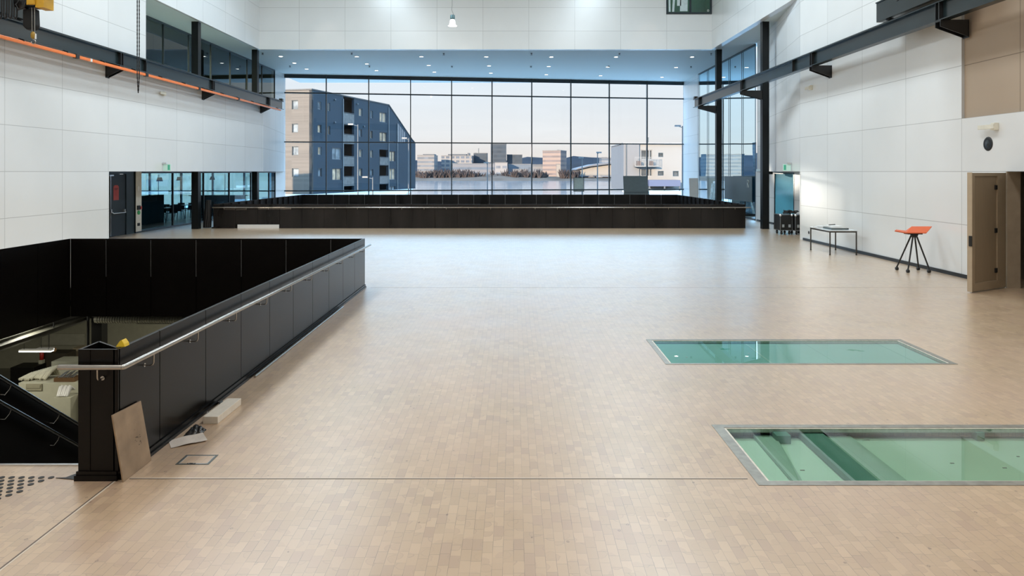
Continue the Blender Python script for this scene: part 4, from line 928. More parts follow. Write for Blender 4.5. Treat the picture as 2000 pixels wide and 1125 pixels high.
tag(MB().box(-20.4, -17.2, 45.0, 45.7, 0, 1.05).box(-20.5, -17.1, 44.9, 45.8, 1.05, 1.09).build('cafe_counter', m_cafe), 'dark serving counter at the back of the cafe', 'counter')
sd = MB().box(-16.9, -16.65, 30.4, 33.9, 0, 1.5); tag(sd.build('low_partition', m_dark), 'low dark partition behind the near end of the cafe glass', 'partition')
lc = [MB().lathe([(.10, 2.3), (.16, 2.1), (.15, 2.1), (.09, 2.3)], (x, y, 0), (0, 0, 1), 16).tube([(x, y, 2.3), (x, y, 2.8)], .008, 6) for x, y in ((-18.1, 36.4), (-18.6, 39.6), (-18.2, 43.0))]
for k, m_ in enumerate(lc): tag(m_.build('cafe_pendant', m_cafe), f'small dark pendant shade hanging over the cafe table {("nearest the fire door", "in the middle", "by the end windows")[k]}', 'pendant lamp', 'pendants in the cafe')

# ------------------------------------------------------------------ LOWER HALL SEEN THROUGH THE NEAR STAIRWELL
o = struct('column', MB().box(-10.62, -10.36, 17.9, 18.16, -4.2, -.42), m_liner); o['label'] = 'black column standing in the lower hall behind the near stairwell'; o['category'] = 'column'
tag(MB().tube([(-10.52, 17.6, -4.2), (-10.52, 17.6, -.42)], .03, 10).build('riser_pipe', m_beamdk), 'thin dark riser pipe left of the lower hall column', 'pipe')
def tray(a, b, w, label, hang):
    t = thing('cable_tray', a, label, 'cable tray', 'cable trays in the lower hall'); a, b = Vector(a), Vector(b)
    side = (b-a).cross(Vector((0, 0, 1))).normalized()*w/2; m_ = M('galvanised_tray', (.10, .098, .08), .6, .2)
    MB().beam(a, b, w, .012).beam(a+side+Vector((0, 0, .03)), b+side+Vector((0, 0, .03)), .012, .07).beam(a-side+Vector((0, 0, .03)), b-side+Vector((0, 0, .03)), .012, .07).build('tray', m_, t)
    for f in hang:
        p = a+(b-a)*f; MB().tube([p, Vector((p.x, p.y, -.42))], .012, 6).build('hanger', m_beamdk, t)
    return t
tray((-10.87, 10.5, -1.10), (-10.87, 22.0, -1.10), .4, 'wide cable tray running away along the left of the lower hall', (.15, .35, .55, .75))
tray((-11.55, 10.5, -1.34), (-11.55, 23.0, -1.34), .6, 'lower broad dark duct tray along the left of the lower hall', (.2, .5, .8))
tray((-10.2, 19.4, -1.52), (-5.5, 19.4, -1.52), .3, 'cable tray crossing the lower hall right of the column', (.1, .4, .7))
tray((-10.0, 22.8, -2.45), (-4.5, 22.8, -2.45), .25, 'farther cable tray on the lower hall back wall', (.2, .6))
fd = MB().tube([(-10.1, 17.2, -.97), (-6.4, 17.2, -.97)], .09, 14)
for k in range(60): fd.tube([(-10.05+.06*k, 17.2, -.97), (-10.02+.06*k, 17.2, -.97)], .098, 14)
tag(fd.build('flexible_duct', M('duct_foil', (.35, .34, .29), .4, .5)), 'ribbed flexible duct under the lower hall ceiling', 'duct')
wp = P(80, 652, 24.55); wq = P(165, 674, 24.55)
tag(MB().box(wp.x, wq.x, 24.55, 24.59, wq.z, wp.z).build('wall_panel', M('pale_wall_panel', (.42, .41, .33), .6)), 'pale rectangular panel on the lower hall back wall', 'panel')
for k, (px0, px1, py) in enumerate(((40, 102, 684.5), (70, 103, 681.5))):
    a = P(px0+4*k, py, 19.5+1.2*k); b = P(px1, py, 19.5+1.2*k); t = thing('fluorescent_lamp', ((a.x+b.x)/2, a.y, a.z-.04), ('longer', 'shorter')[k]+' lit white fluorescent lamp in the lower hall', 'lamp', 'fluorescent lamps in the lower hall')
    MB().box(a.x, b.x, a.y-.08, a.y+.08, a.z, a.z+.03).build('housing', m_white, t); MB().box(a.x, b.x, a.y-.07, a.y+.07, a.z-.03, a.z).build('tube', emit('tube_glow', (.95, 1, .96), 3.5), t)
    for x in (a.x+.1, b.x-.1): MB().tube([(x, a.y, a.z+.03), (x, a.y, -.42)], .006, 6).build('hanger', m_beamdk, t)
def pbox(name, px0, px1, py0, py1, Y, d, mat, label, cat, down=None, grp=None):
    a = P(px0, py0, Y); b = P(px1, py1, Y)
    return tag(MB().box(a.x, b.x, Y, Y+d, b.z if down is None else down, a.z).build(name, mat, bevel=.006), label, cat, grp)
m_pale = M('pale_green_counter', (.48, .47, .37), .55, var=.04); m_brn = M('dark_brown_shelf', (.045, .035, .022), .6)
pbox('counter', 36, 200, 748, 830, 19.0, .7, m_pale, 'pale long counter in the lower hall, cloth hanging on its front', 'counter', -4.2)
pbox('storage_block', 100, 210, 706, 747, 21.2, .6, m_pale, 'taller pale cupboard standing behind the counter in the lower hall', 'cupboard', -4.2)
pbox('dark_recess_block', 20, 66, 718, 760, 22.4, .6, m_liner, 'black block standing in for a dark cabinet at the left of the lower hall', 'recess', -4.2)  # black box added where the hall has only a dark hollow
sh = pbox('shelf_unit', 84, 130, 690, 724, 23.0, .5, m_brn, 'dark brown shelf unit against the lower hall back wall', 'shelf', -4.2)
pbox('pale_post', 142, 157, 680, 720, 24.0, .4, M('beige_post', (.46, .38, .27), .6), 'beige boxed-in post beside the shelf unit', 'post', -4.2)
zt = P(0, 690, 23.0).z
for k, (px, w, col, nm, lb_) in enumerate(((77.5, .06, (.45, .03, .02), 'canister', 'red canister at the left end of the shelf unit'),)):
    q = P(px, 704, 22.8); tag(MB().lathe([(.001, 0), (w, 0), (w, .22), (.02, .26), (.001, .26)], (q.x, 22.9, q.z), (0, 0, 1), 14).build(nm, M('red_enamel', col, .4)), lb_, 'canister')
    tag(MB().box(q.x-.06, q.x+.055, 22.83, 22.97, -4.2, q.z).build('pedestal', m_pale), 'narrow pale pedestal under the red canister', 'pedestal')
for k, (px, r_, col) in enumerate(((88, .07, (.55, .33, .16)), (97, .08, (.62, .50, .36)), (106, .075, (.50, .30, .15)))):
    q = P(px, 690, 23.2); tag(MB().lathe([(.001, 0), (r_*.7, 0), (r_, r_*.7), (r_*.8, r_*1.5), (.001, r_*1.7)], (q.x, 23.2, zt), (0, 0, 1), 14).build('ceramic_pot', M('pot_glaze', col, .35)), f'small warm-coloured pot on the shelf unit, {ORD[k]} from the left', 'pot', 'pots on the shelf unit')
ztop = P(0, 748, 19.0).z
ds = MB(); a = P(48, 748, 19.3); b = P(97, 748, 19.3); rd = random.Random(4)
for k in range(12):
    f = k/11; x = a.x+(b.x-a.x)*f; h = .10+.20*f
    ds.tube([(x-.06, 19.15+rd.uniform(0, .1), ztop+.045), (x, 19.35, ztop+h*.7), (x+.06, 19.5, ztop+h), (x+.08, 19.62, ztop+.045)], [.035, .05, .055, .03], 8)
tag(ds.build('dust_sheet', M('cream_cloth', (.52, .50, .40), .85, var=.2)), 'heap of cream dust sheet on the left of the lower counter', 'dust sheet')
p0 = P(51, 750, 18.98); p1 = P(82, 763, 18.98)
tag(MB().box(p0.x, p1.x, 18.965, 18.995, p1.z, p0.z).box(p0.x+.01, p1.x-.03, 18.95, 18.968, p1.z+.07, p0.z-.02).build('hanging_cloth', M('khaki_cloth', (.30, .28, .20), .9), bevel=.004), 'khaki cloth hanging over the front edge of the lower counter', 'cloth')
tt = thing('tool_tray', P(130, 747, 19.2).to_tuple(), 'brown wooden tray of tools on the lower counter', 'tray'); q = P(130, 747, 19.2)
MB().box(q.x-.28, q.x+.28, 19.1, 19.4, ztop, ztop+.10).build('tray_body', M('tray_wood', (.12, .06, .02), .6), tt)
tl = MB()
for k in range(9): tl.tube([(q.x-.2+.05*k, 19.15, ztop+.10), (q.x-.1+.05*k, 19.35, ztop+.20+.02*(k % 3))], .013, 6)
tl.build('tools', m_alu, tt)
q = P(126, 768, 18.6)
rl_ = MB()
for k in range(6): rl_.tube([(q.x-.12+.05*k, 18.5, q.z-.05), (q.x-.10+.05*k, 18.6, q.z+.14+.03*(k % 2)), (q.x-.04+.04*k, 18.75, q.z+.06)], [.03, .06, .03], 7)
tag(rl_.build('white_package', m_white), 'crumpled white package on a stand by the stair rail end', 'package')
tag(MB().box(q.x-.2, q.x+.25, 18.45, 18.85, -4.2, q.z-.07).build('stand', m_pale), 'pale stand under the crumpled white package', 'stand')
rs = MB()
for k in range(6): rs.tube([(-12.1-.12*k, 16.6+.03*(k % 2), -1.45), (-12.12-.12*k, 16.65, -2.4-.02*k)], .07, 8)
tag(rs.build('red_banner', M('red_cloth', (.34, .03, .015), .8)), 'red cloth hanging at the far left edge of the lower hall', 'cloth')

# ------------------------------------------------------------------ OUTSIDE
# the open air is several times brighter than the hall: most outdoor colours darkened to offset it
OUT = .2
def ME(name, col, *a_, **k_): return M(name, tuple(c*OUT for c in col), *a_, **k_)
e_white = ME('outdoor_white', (.72, .71, .69), .6, var=.05); e_alu = ME('outdoor_galvanised', (.24, .25, .26), .5)
m_ground = M('quay_paving', (.56, .56, .55), .8, var=.1, scale=.4)
gq = MB().prism([(-160, 54.3, -.6), (160, 54.3, -.6), (160, 75, -.6), (-160, 75, -.6)], (0, 0, .3))
gq.prism([(-160, 75, -.6), (-12, 75, -.6), (-17.5, 124, -.6), (-20.5, 136, -.6), (-160, 136, -.6)], (0, 0, .3))
gq.prism([(12.5, 75, -.6), (160, 75, -.6), (160, 150, -.6), (22, 150, -.6)], (0, 0, .3))
gq.box(-160, -28.3, -10, 54.3, -.6, -.3).box(14.4, 160, -10, 54.3, -.6, -.3)
struct('ground', gq, m_ground, fix=True)
g = NT('harbour_water'); x, y, z = g.pos()
bp = g.n('Bump'); bp.inputs['Strength'].default_value = .25; bp.inputs['Distance'].default_value = .4
g.put(bp.inputs['Height'], g.noise(g.comb(g.math('MULTIPLY', x, .12), g.math('MULTIPLY', y, .35)), 1.0, 4))
patch = g.remap(g.noise(g.comb(g.math('MULTIPLY', x, .006), g.math('MULTIPLY', y, .03)), 1.0, 3), .42, .6, 0, 1)
g.set(Base_Color=g.mix(patch, (.15, .165, .178), (.10, .115, .13)), Roughness=.10, Specular_IOR_Level=.5, Normal=bp.outputs[0])
struct('water', MB().box(-900, 900, 60, 2600, -8, -3.4), g.m)

# flats on the quay, left
m_clad = boards('shade_blue_cladding', (.0066, .0165, .0255)); m_cladf = boards('sunlit_face_cladding', (.076, .064, .052)); m_shade = ME('loggia_dark', (.012, .013, .015), .7)  # shaded face's blue skylight put into the dark cladding colour
m_win = ME('painted_reflection_pane', (1.7, 1.2, .78), .12, 0, .3, var=.45, scale=1.2); m_winb = ME('pale_pane', (.66, .72, .74), .12, 0, .3, var=.4, scale=1.5); m_railing = ME('balcony_mesh', (.34, .33, .31), .5, var=.4, scale=2.5)  # warm sunlit reflections painted into m_win's base colour
fa = Vector((-25.7, 90.6, 0)); fd_ = Vector((.2763, .9611, 0)).normalized(); fn = Vector((fd_.y, -fd_.x, 0))
def fac(zx, zy, t=0.0):
    """point on the flats' harbour-side face, from its place in the photograph"""
    px, py = 540+zx/4.687, 150+zy/4.687; rx = (px-1003)/1390
    a_ = fa+fn*t; s_ = (a_.y*rx-a_.x)/(fd_.x-fd_.y*rx); Y = a_.y+s_*fd_.y
    return s_, 2.6-(py-335)*Y/1390
def FW_(s_, t, z): q = fa+fd_*s_+fn*t; return Vector((q.x, q.y, z))
ap = thing('apartment_building', (-21, 106, -.3), 'dark timber apartment block with balconies and sloping end roof across the quay', 'building')
def fbox(mb, s0, s1, t0, t1, z0, z1):
    return mb.obox(FW_((s0+s1)/2, (t0+t1)/2, (z0+z1)/2), fd_*abs(s1-s0)/2, fn*abs(t1-t0)/2, (0, 0, abs(z1-z0)/2))
wins = [(378,225,408,300),(378,437,412,515),(380,640,412,715),(382,838,415,912),(470,237,490,315),(472,450,492,530),(510,648,592,757),(512,838,595,945),
        (755,287,785,362),(755,480,782,550),(757,665,785,735),(758,840,785,910),(860,310,882,380),(860,495,880,565),(860,672,882,740),(860,848,885,905),
        (945,322,1005,420),(945,505,1010,595),(1035,515,1085,600),(1035,680,1088,775),(1035,840,1088,940),(1035,1005,1088,1075),(1036,340,1070,440)]
holes = []
for a0, b0, a1, b1 in wins:
    s0, z1 = fac(a0, b0); s1, z0 = fac(a1, b1); holes.append((s0, s1, min(z0, z1), max(z0, z1)))
logs = []
for a0, b0, a1, b1 in ((612,196,710,1085),(943,665,1022,735),(943,812,1022,905),(943,985,1022,1085)):
    s0, z1 = fac(a0, b0); s1, z0 = fac(a1, b1); logs.append((s0, s1, max(z0, -.25), z1))
sE = fac(1028, 250)[0]; sEnd = fac(1272, 610)[0]; zT = 13.0; zEnd = fac(1272, 610)[1]; zB = -.3
loc = MB().slab([0, sE], [zB, zT], holes+[(l[0], l[1], l[2], zT+.01 if k == 0 else l[3]) for k, l in enumerate(logs)], -.35, 0, 'xzy')
loc.slab([sE+.001, sEnd], [zB, zEnd], [h for h in holes if h[0] > sE-.5], -.35, 0, 'xzy')
fm = MB(); fm.v = [FW_(v.x, v.y, v.z) for v in loc.v]; fm.f = loc.f; fm.sm = loc.sm
z9 = fac(1240, 575)[1]; s9 = fac(1240, 575)[0]
tri = [(sE, zEnd+.001), (sEnd, zEnd+.001), (s9, z9), (sE, zT)]
fm.prism([FW_(s_, -.35, z) for s_, z in tri], fn*.35)
fm.build('harbour_facade', m_clad, ap, fix=True)
prof = [(0.3, zB), (sEnd-.3, zB), (sEnd-.3, zEnd), (s9-.3, z9-.15), (sE, zT-.15), (0.3, zT-.15)]
MB().prism([FW_(s_, -1.7, z) for s_, z in prof], -fn*12).build('core', m_shade, ap, fix=True)
def ff(u, t, z): return fa+Vector((-fd_.y, fd_.x, 0))*u+Vector((-fd_.x, -fd_.y, 0))*t+Vector((0, 0, z))
eu = Vector((-fd_.y, fd_.x, 0))
def fpix(zx, zy):
    px, py = 540+zx/4.687, 150+zy/4.687; rx = (px-1003)/1390; u = (fa.y*rx-fa.x)/(eu.x-eu.y*rx); Y = fa.y+u*eu.y; return u, 2.6-(py-335)*Y/1390
fh_ = []
for a0, b0, a1, b1 in ((140,215,197,297),(142,430,198,510),(142,637,200,718),(142,838,203,915)):
    u1, z1 = fpix(a0, b0); u0, z0 = fpix(a1, b1); fh_.append((u0, u1, z0, z1))
loc = MB().slab([0, 13.8], [zB, zT-.02], fh_, -.35, 0, 'xzy'); fm = MB(); fm.v = [ff(v.x, v.y, v.z) for v in loc.v]; fm.f = loc.f; fm.sm = loc.sm
fm.build('end_facade', m_cladf, ap, fix=True)
rf_ = MB().prism([FW_(s_, .06, z) for s_, z in ((-.06, zT), (sE, zT), (s9, z9), (sEnd, zEnd), (sEnd, zEnd+.1), (s9+.03, z9+.14), (sE+.06, zT+.16), (-.06, zT+.16))], -fn*13.9)
rf_.build('roof', ME('zinc_edge', (.13, .14, .15), .45, .4), ap, fix=True)
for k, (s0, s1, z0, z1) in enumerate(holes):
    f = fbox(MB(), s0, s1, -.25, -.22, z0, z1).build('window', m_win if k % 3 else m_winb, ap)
    fr = MB()
    for a_, b_, c_2, d_2 in ((s0, s1, z1-.07, z1), (s0, s1, z0, z0+.07), (s0, s0+.07, z0, z1), (s1-.07, s1, z0, z1)): fbox(fr, a_, b_, -.22, -.10, c_2, d_2)
    if s1-s0 > 1.6: fbox(fr, (s0+s1)/2-.04, (s0+s1)/2+.04, -.22, -.12, z0, z1)
    fr.build('frame', e_alu if k % 2 else e_white, f)
for (u0, u1, z0, z1) in fh_:
    c_ = ff((u0+u1)/2, -.22, (z0+z1)/2); f = MB().obox(c_, eu*(u1-u0)/2, Vector((-fd_.x, -fd_.y, 0))*.02, (0, 0, (z1-z0)/2)).build('window', m_winb, ap)
    fr = MB(); ew = Vector((-fd_.x, -fd_.y, 0))
    for a_, b_, c_2, d_2 in ((u0, u1, z1-.07, z1), (u0, u1, z0, z0+.07), (u0, u0+.07, z0, z1), (u1-.07, u1, z0, z1)): fr.obox(ff((a_+b_)/2, -.14, (c_2+d_2)/2), eu*(b_-a_)/2, ew*.06, (0, 0, (d_2-c_2)/2))
    fr.build('frame', m_frame, f)
s0, s1 = logs[0][0], logs[0][1]
for k, (ya, yb) in enumerate(((330, 425), (525, 600), (725, 805), (910, 985))):
    z1 = fac(660, ya)[1]; z0 = fac(660, yb)[1]
    bl = fbox(MB(), s0+.01, s1-.01, -1.65, .05, z0-.22, z0-.02).build('balcony', ME('balcony_concrete', (.30, .29, .27), .7), ap)
    fbox(MB(), s0+.02, s1-.02, -.02, .03, z0, z1-.12).build('parapet', m_railing, bl); fbox(MB(), s0, s1, -.03, .04, z1-.06, z1).build('rail', e_alu, bl)
fbox(MB(), s0+.01, s1-.01, -1.68, -1.6, zB, zT-.3).build('loggia_back', m_shade, ap)
for k, (ya, yb) in enumerate(((735, 808), (905, 978))):
    l = logs[1]; z1 = fac(980, ya)[1]; z0 = fac(980, yb)[1]; bl = fbox(MB(), l[0], l[1], .0, .06, z0, z1-.1).build('balcony', m_railing, ap); fbox(MB(), l[0]-.03, l[1]+.03, .0, .09, z1-.05, z1).build('rail', e_alu, bl)
for l in logs[1:]: fbox(MB(), l[0], l[1], -1.6, -1.55, l[2], l[3]).build('loggia_back', m_shade, ap)
for zx, zy in ((608, 195), (1025, 275), (1105, 420)):
    s_, z1 = fac(zx, zy); MB().tube([FW_(s_, .08, zB), FW_(s_, .08, z1-.1)], .06, 8).build('downpipe', e_white, ap)
gz = [fac(1108, 425), fac(1175, 512), fac(1175, 598), fac(1108, 598)]
gl_ = MB().prism([FW_(s_, .0, z) for s_, z in gz], fn*.05).build('gable_glazing', ME('gable_pane', (.56, .60, .64), .15, 0, .6, var=.1), ap, fix=True)
for f in (.25, .5, .75): s_ = gz[0][0]+(gz[1][0]-gz[0][0])*f; zt_ = gz[0][1]+(gz[1][1]-gz[0][1])*f; fbox(MB(), s_-.03, s_+.03, .05, .09, gz[3][1], zt_).build('glazing_bar', m_frame, gl_)
for zx, zy in ((530, 210), (530, 418), (735, 250), (797, 455)):
    s_, z_ = fac(zx, zy); MB().lathe([(.001, 0), (.12, 0), (.12, .2), (.001, .2)], FW_(s_, 0, z_), fn, 12).build('wall_lamp', e_alu, ap)

# lamp posts on the quay
def lamp_post(px, ytop, Y, label, arm=1.0):
    q = P(px, ytop, Y); t = thing('street_lamp', (q.x, Y, -.3), label, 'street lamp', 'lamp posts on the quay')
    MB().tube([(q.x, Y, -.3), (q.x, Y, q.z)], [.07, .045], 10).build('pole', e_alu, t)
    MB().tube([(q.x, Y, q.z-.15), (q.x-.7*arm, Y, q.z+.0)], .03, 8).build('arm', e_alu, t)
    MB().box(q.x-.7*arm-.25, q.x-.7*arm+.25, Y-.12, Y+.12, q.z-.06, q.z+.08).build('lamp_head', ME('lamp_head_grey', (.45, .46, .47), .4), t); return t
lamp_post(699, 243, 70, 'tall lamp post in front of the apartment balconies')
lamp_post(798, 270, 72, 'lamp post before the sloping end of the apartment block', .6)
lamp_post(728, 346, 66, 'short lamp post low in front of the apartment block')
lamp_post(1167, 298, 70, 'lamp post over the water beside the sports hall', -.2)
lamp_post(1137, 308, 73, 'slim lamp post over the water behind the beige notice board', .15)
lamp_post(952, 318, 74, 'slim lamp post over the water near the middle of the glass wall', .2)
lamp_post(1333, 246, 62, 'tall mast with floodlights by the right end of the glass wall', .6)

# white block of flats, right
wbd = thing('white_apartment_building', (22, 112, -.3), 'white rendered block of flats with a balcony outside the right bays', 'building')
m_render = ME('white_render', (.70, .66, .60), .8, var=.03); m_renderg = ME('shade_grey_render', (.46, .45, .45), .8, var=.03)  # m_renderg: darker copy of the render, the wing's shade put into its colour
hl = []
def q2(zx, zy, Y=112.0): return P(1080+zx/5.357, 180+zy/5.357, Y)
for a0, b0, a1, b1 in ((1103,635,1153,678),(1098,825,1158,873),(1255,825,1315,880),(920,603,1040,705),(920,800,1040,880)):
    a = q2(a0, b0); b = q2(a1, b1); hl.append((a.x, b.x, b.z, a.z))
xw0 = q2(900, 0).x; xw1 = 34.0; zt_ = q2(0, 540).z
fmw = MB().slab([xw0, xw1], [-.3, zt_], hl, 112, 112.4, 'xzy'); fmw.build('front_wall', m_render, wbd)
MB().box(xw0+.1, xw1, 112.9, 126, -.3, zt_-.05).build('core', m_shade, wbd)
MB().box(q2(735, 0).x, xw0-.01, 111.6, 126, -.3, zt_-.05).build('side_wing', m_renderg, wbd)
MB().box(q2(735, 0).x-.1, xw1, 111.5, 126, zt_, zt_+.15).build('roof', e_white, wbd)
MB().tube([(q2(762, 0).x, 111.5, -.3), (q2(762, 0).x, 111.5, zt_)], .07, 8).build('downpipe', m_frame, wbd)
for k, (x0, x1, z0, z1) in enumerate(hl):
    f = MB().box(x0, x1, 112.28, 112.32, z0, z1).build('window', ME('dim_pane', (.20, .22, .23), .12, 0, .6, var=.4, scale=1.3), wbd)
    fr = MB().slab([x0, x1], [z0, z1], [(x0+.1, x1-.1, z0+.1, z1-.1)], 112.1, 112.27, 'xzy')
    if k > 2: fr.box((x0+x1)/2-.06, (x0+x1)/2+.06, 112.1, 112.27, z0+.1, z1-.1).box(x0+.75*(x1-x0)-.06, x0+.75*(x1-x0)+.06, 112.1, 112.27, z0+.1, z1-.1)
    fr.build('frame', e_white if k > 2 else m_frame, f)
a = q2(850, 680, 111); b = q2(1095, 770, 111)
bl = MB().box(a.x, b.x, 110.3, 112, b.z-.15, b.z).build('balcony', m_render, wbd)
br_ = MB()
for k in range(19): x = a.x+(b.x-a.x)*k/18; br_.box(x-.02, x+.02, 110.3, 110.34, b.z, a.z)
br_.box(a.x, b.x, 110.28, 110.36, a.z-.05, a.z).build('balustrade', e_white, bl)
MB().box(a.x+.4, a.x+1.0, 110.7, 111.2, b.z, b.z+.75).build('balcony_chair', ME('brown_wicker', (.26, .12, .07), .7), bl); MB().box(b.x-1.3, b.x-.7, 110.7, 111.2, b.z, b.z+.75).build('balcony_chair', ME('brown_wicker', (.26, .12, .07), .7), bl)
a = q2(1005, 920, 108); b = q2(1335, 985, 108)
aw = thing('awning_fascia', (a.x, 108, -.3), 'long blue fascia over the ground floor of the white flats', 'fascia')
MB().box(a.x, b.x, 108, 111.9, b.z, a.z).build('fascia', ME('blue_fascia', (.20, .24, .42), .6), aw)
for f in (.02, .5, .98): x = a.x+(b.x-a.x)*f; MB().box(x-.1, x+.1, 108.1, 108.3, -.3, b.z).build('post', e_alu, aw)
q = q2(995, 570, 112); MB().tube([(q.x, 111.8, zt_), (q.x, 111.8, zt_+1.0)], .06, 8).build('vent_pipe', m_frame, wbd)

# pale house outside the cafe windows
ph = thing('white_house', (-30, 62, -.3), 'pale house wall seen through the cafe glass', 'building')
MB().box(-42, -21.3, 62, 65, -.3, 8).build('wall', ME('pale_house_wall', (.66, .68, .68), .8), ph)
for x in (-38, -34.5, -31.5, -28.6, -25.7, -22.9):
    f = MB().box(x-.5, x+.5, 61.95, 62, .6, 2.3).build('window', m_winb, ph); MB().slab([x-.56, x+.56], [.54, 2.36], [(x-.5, x+.5, .6, 2.3)], 61.93, 62, 'xzy').build('frame', m_frame, f)

# far shore of the harbour
def zt(y, Y): return 2.6+(335-y)*Y/1390
def far(name, px0, px1, y0, Y, depth, mat, label, rot=0, roofs=(), group='office blocks across the harbour', cat='building', ybase=None, parts=()):
    x0, x1 = (px0-1003)*Y/1390, (px1-1003)*Y/1390; z1 = zt(y0, Y); zb = -2.2 if ybase is None else zt(ybase, Y)
    t = thing(name, ((x0+x1)/2, Y, zb), label, cat, group); c = Vector(((x0+x1)/2, Y+depth/2, 0)); ca, sa = math.cos(rot), math.sin(rot)
    u, v = Vector((ca, sa, 0)), Vector((-sa, ca, 0)); w = (x1-x0)/2
    MB().obox(c+Vector((0, 0, (zb+z1)/2)), u*w, v*depth/2, (0, 0, (z1-zb)/2)).build('tower', mat, t)
    for f0, f1, yy in roofs: MB().obox(c+u*w*(f0+f1-1)+Vector((0, 0, (z1+zt(yy, Y))/2)), u*w*(f1-f0), v*depth*.3, (0, 0, (zt(yy, Y)-z1)/2)).build('roof_plant', ME('roof_plant_grey', (.16, .18, .21), .7), t)
    MB().obox(c+Vector((0, 0, z1+.2)), u*(w+.15), v*(depth/2+.15), (0, 0, .2)).build('parapet', ME('parapet_grey', (.34, .33, .33), .7), t)
    return t
k_hz = dict(rough=.8)
far('office_building', 815, 848, 303.5, 560, 26, striped('pale_banded_front', (0.104, 0.094, 0.088), (0.048, 0.054, 0.062), 3.1, .5), 'pale horizontally striped office block nearest the apartment end wall', 0, ((.28, .95, 300.5),))
far('office_building', 862, 922, 304.5, 600, 22, striped('white_punched_front', (0.124, 0.112, 0.104), (0.040, 0.048, 0.060), 3.4, .55, 0, 4.2), 'long white office block with dark punched windows and a set-back top floor', 0, ((.2, .8, 300.5), (.84, .9, 298.5)))
far('office_building', 925, 951, 299.5, 620, 20, striped('slate_blue_front', (0.017, 0.024, 0.032), (0.012, 0.018, 0.025), 3.4, .5), 'low slate-blue office block with a roof mast left of the tall tower', 0, ((.05, .2, 298),))
far('office_tower', 958.5, 988.5, 281.5, 590, 18, striped('dark_blue_tower_front', (0.019, 0.026, 0.034), (0.010, 0.016, 0.023), 3.6, .55), 'tallest dark blue office tower in the middle of the far shore')
far('office_building', 990, 1020, 302.5, 600, 20, striped('dark_blue_front', (0.016, 0.022, 0.029), (0.011, 0.016, 0.022), 3.6, .5), 'dark blue flat-topped office block right of the tall tower')
far('office_tower', 1066, 1103, 294.5, 520, 15, striped('pink_banded_front', (0.116, 0.084, 0.072), (0.052, 0.042, 0.044), 3.2, .45), 'pinkish banded tower block right of centre on the far shore', -.36, ((.72, .8, 292.5),))
far('low_building', 884, 966, 320, 570, 14, striped('long_grey_front', (0.080, 0.080, 0.086), (0.040, 0.050, 0.064), 4.2, .45), 'long low grey building below the punched-window office block')
far('low_building', 966.6, 991, 318, 545, 12, striped('white_low_front', (0.132, 0.124, 0.120), (0.060, 0.066, 0.076), 5, .4, 0, 5), 'small white building at the foot of the tallest tower')
far('low_building', 992.6, 1039, 321, 562, 14, striped('bluegrey_low_front', (0.060, 0.072, 0.086), (0.040, 0.050, 0.062), 4, .5), 'blue-grey low terminal building right of the small white one')
far('low_building', 1040.5, 1064, 322, 540, 14, striped('pale_low_front', (0.100, 0.096, 0.096), (0.060, 0.064, 0.072), 3.2, .45), 'pale stepped building left of the pinkish tower')
far('low_building', 1002, 1030, 331, 520, 10, striped('broken_front', (0.092, 0.084, 0.080), (0.040, 0.044, 0.052), 3.5, .45, 0, 3), 'low building with many small openings above the shore')
far('white_pylon', 1087, 1095, 321, 512, 4, ME('pylon_cream', (.66, .56, .47), .8), 'slender cream slab standing in front of the pinkish tower', 0, (), None, 'pylon')
far('grey_office_building', 1175, 1200, 309, 640, 18, striped('grey_glass_front', (0.060, 0.068, 0.080), (0.092, 0.092, 0.096), 3.6, .5), 'small grey glazed block above the sports hall roof', 0, ((.1, .5, 307),))
# blocks and slopes further left, seen in the side glazing
for k, (x, y, w, h) in enumerate(((-260, 640, 40, 20), (-205, 620, 30, 28), (-165, 640, 34, 18), (-310, 660, 44, 24))):
    t = thing('office_building', (x, y, -2.2), f'{("broad middle-height", "tallest narrow", "lowest", "farthest left")[k]} grey block of flats on the west shore behind the apartment building', 'building', 'blocks mirrored in the side glazing')
    MB().box(x-w/2, x+w/2, y, y+20, -2.2, h).build('tower', striped('west_front', (0.088, 0.094, 0.100), (0.040, 0.052, 0.064), 3.2, .5), t); MB().box(x-w/2-.2, x+w/2+.2, y-.2, y+20.2, h, h+.5).build('parapet', m_renderg, t)
mast = P(934, 291, 625); tag(MB().tube([(mast.x, 632, zt(299.5, 620)), (mast.x, 632, mast.z+1)], .35, 6).build('roof_mast', m_frame), 'thin mast on the low slate-blue office block', 'mast')
# sports hall with a rising roof
Y = 500; spx = lambda px, y: Vector(((px-1003)*Y/1390, Y, zt(y, Y)))
sh = thing('sports_hall', spx(1170, 341).to_tuple(), 'long cream hall with a rising roof at the water, right', 'building')
MB().prism([spx(1127, 343), spx(1217, 343), spx(1217, 318), spx(1150, 326), spx(1127, 331)], (0, 40, 0)).build('body', ME('cream_cladding', (.70, .63, .55), .8), sh, fix=True)
MB().prism([spx(1124, 332)+Vector((0, -3, 0)), spx(1150, 325.6)+Vector((0, -3, 0)), spx(1217, 316.5)+Vector((0, -3, 0)), spx(1217, 313.5)+Vector((0, -3, 0)), spx(1160, 320.5)+Vector((0, -3, 0)), spx(1128, 328.5)+Vector((0, -3, 0))], (0, 46, 0)).build('roof', ME('hall_roof_grey', (.30, .31, .35), .7), sh, fix=True)
MB().box(spx(1195, 0).x, spx(1217, 0).x, Y-.4, Y, zt(342, Y), zt(331, Y)).build('glazing', striped('hall_glazing', (0.080, 0.084, 0.084), (0.032, 0.040, 0.048), 3, .6, 0, 2.4), sh)
cf = MB()
for k in range(46): x = spx(1120, 0).x+k*.8; cf.box(x-.05, x+.05, Y-.9, Y-.8, zt(343, Y), zt(340, Y))
tag(cf.build('shore_fence', m_renderg), 'pale fence along the shore below the cream hall', 'fence')
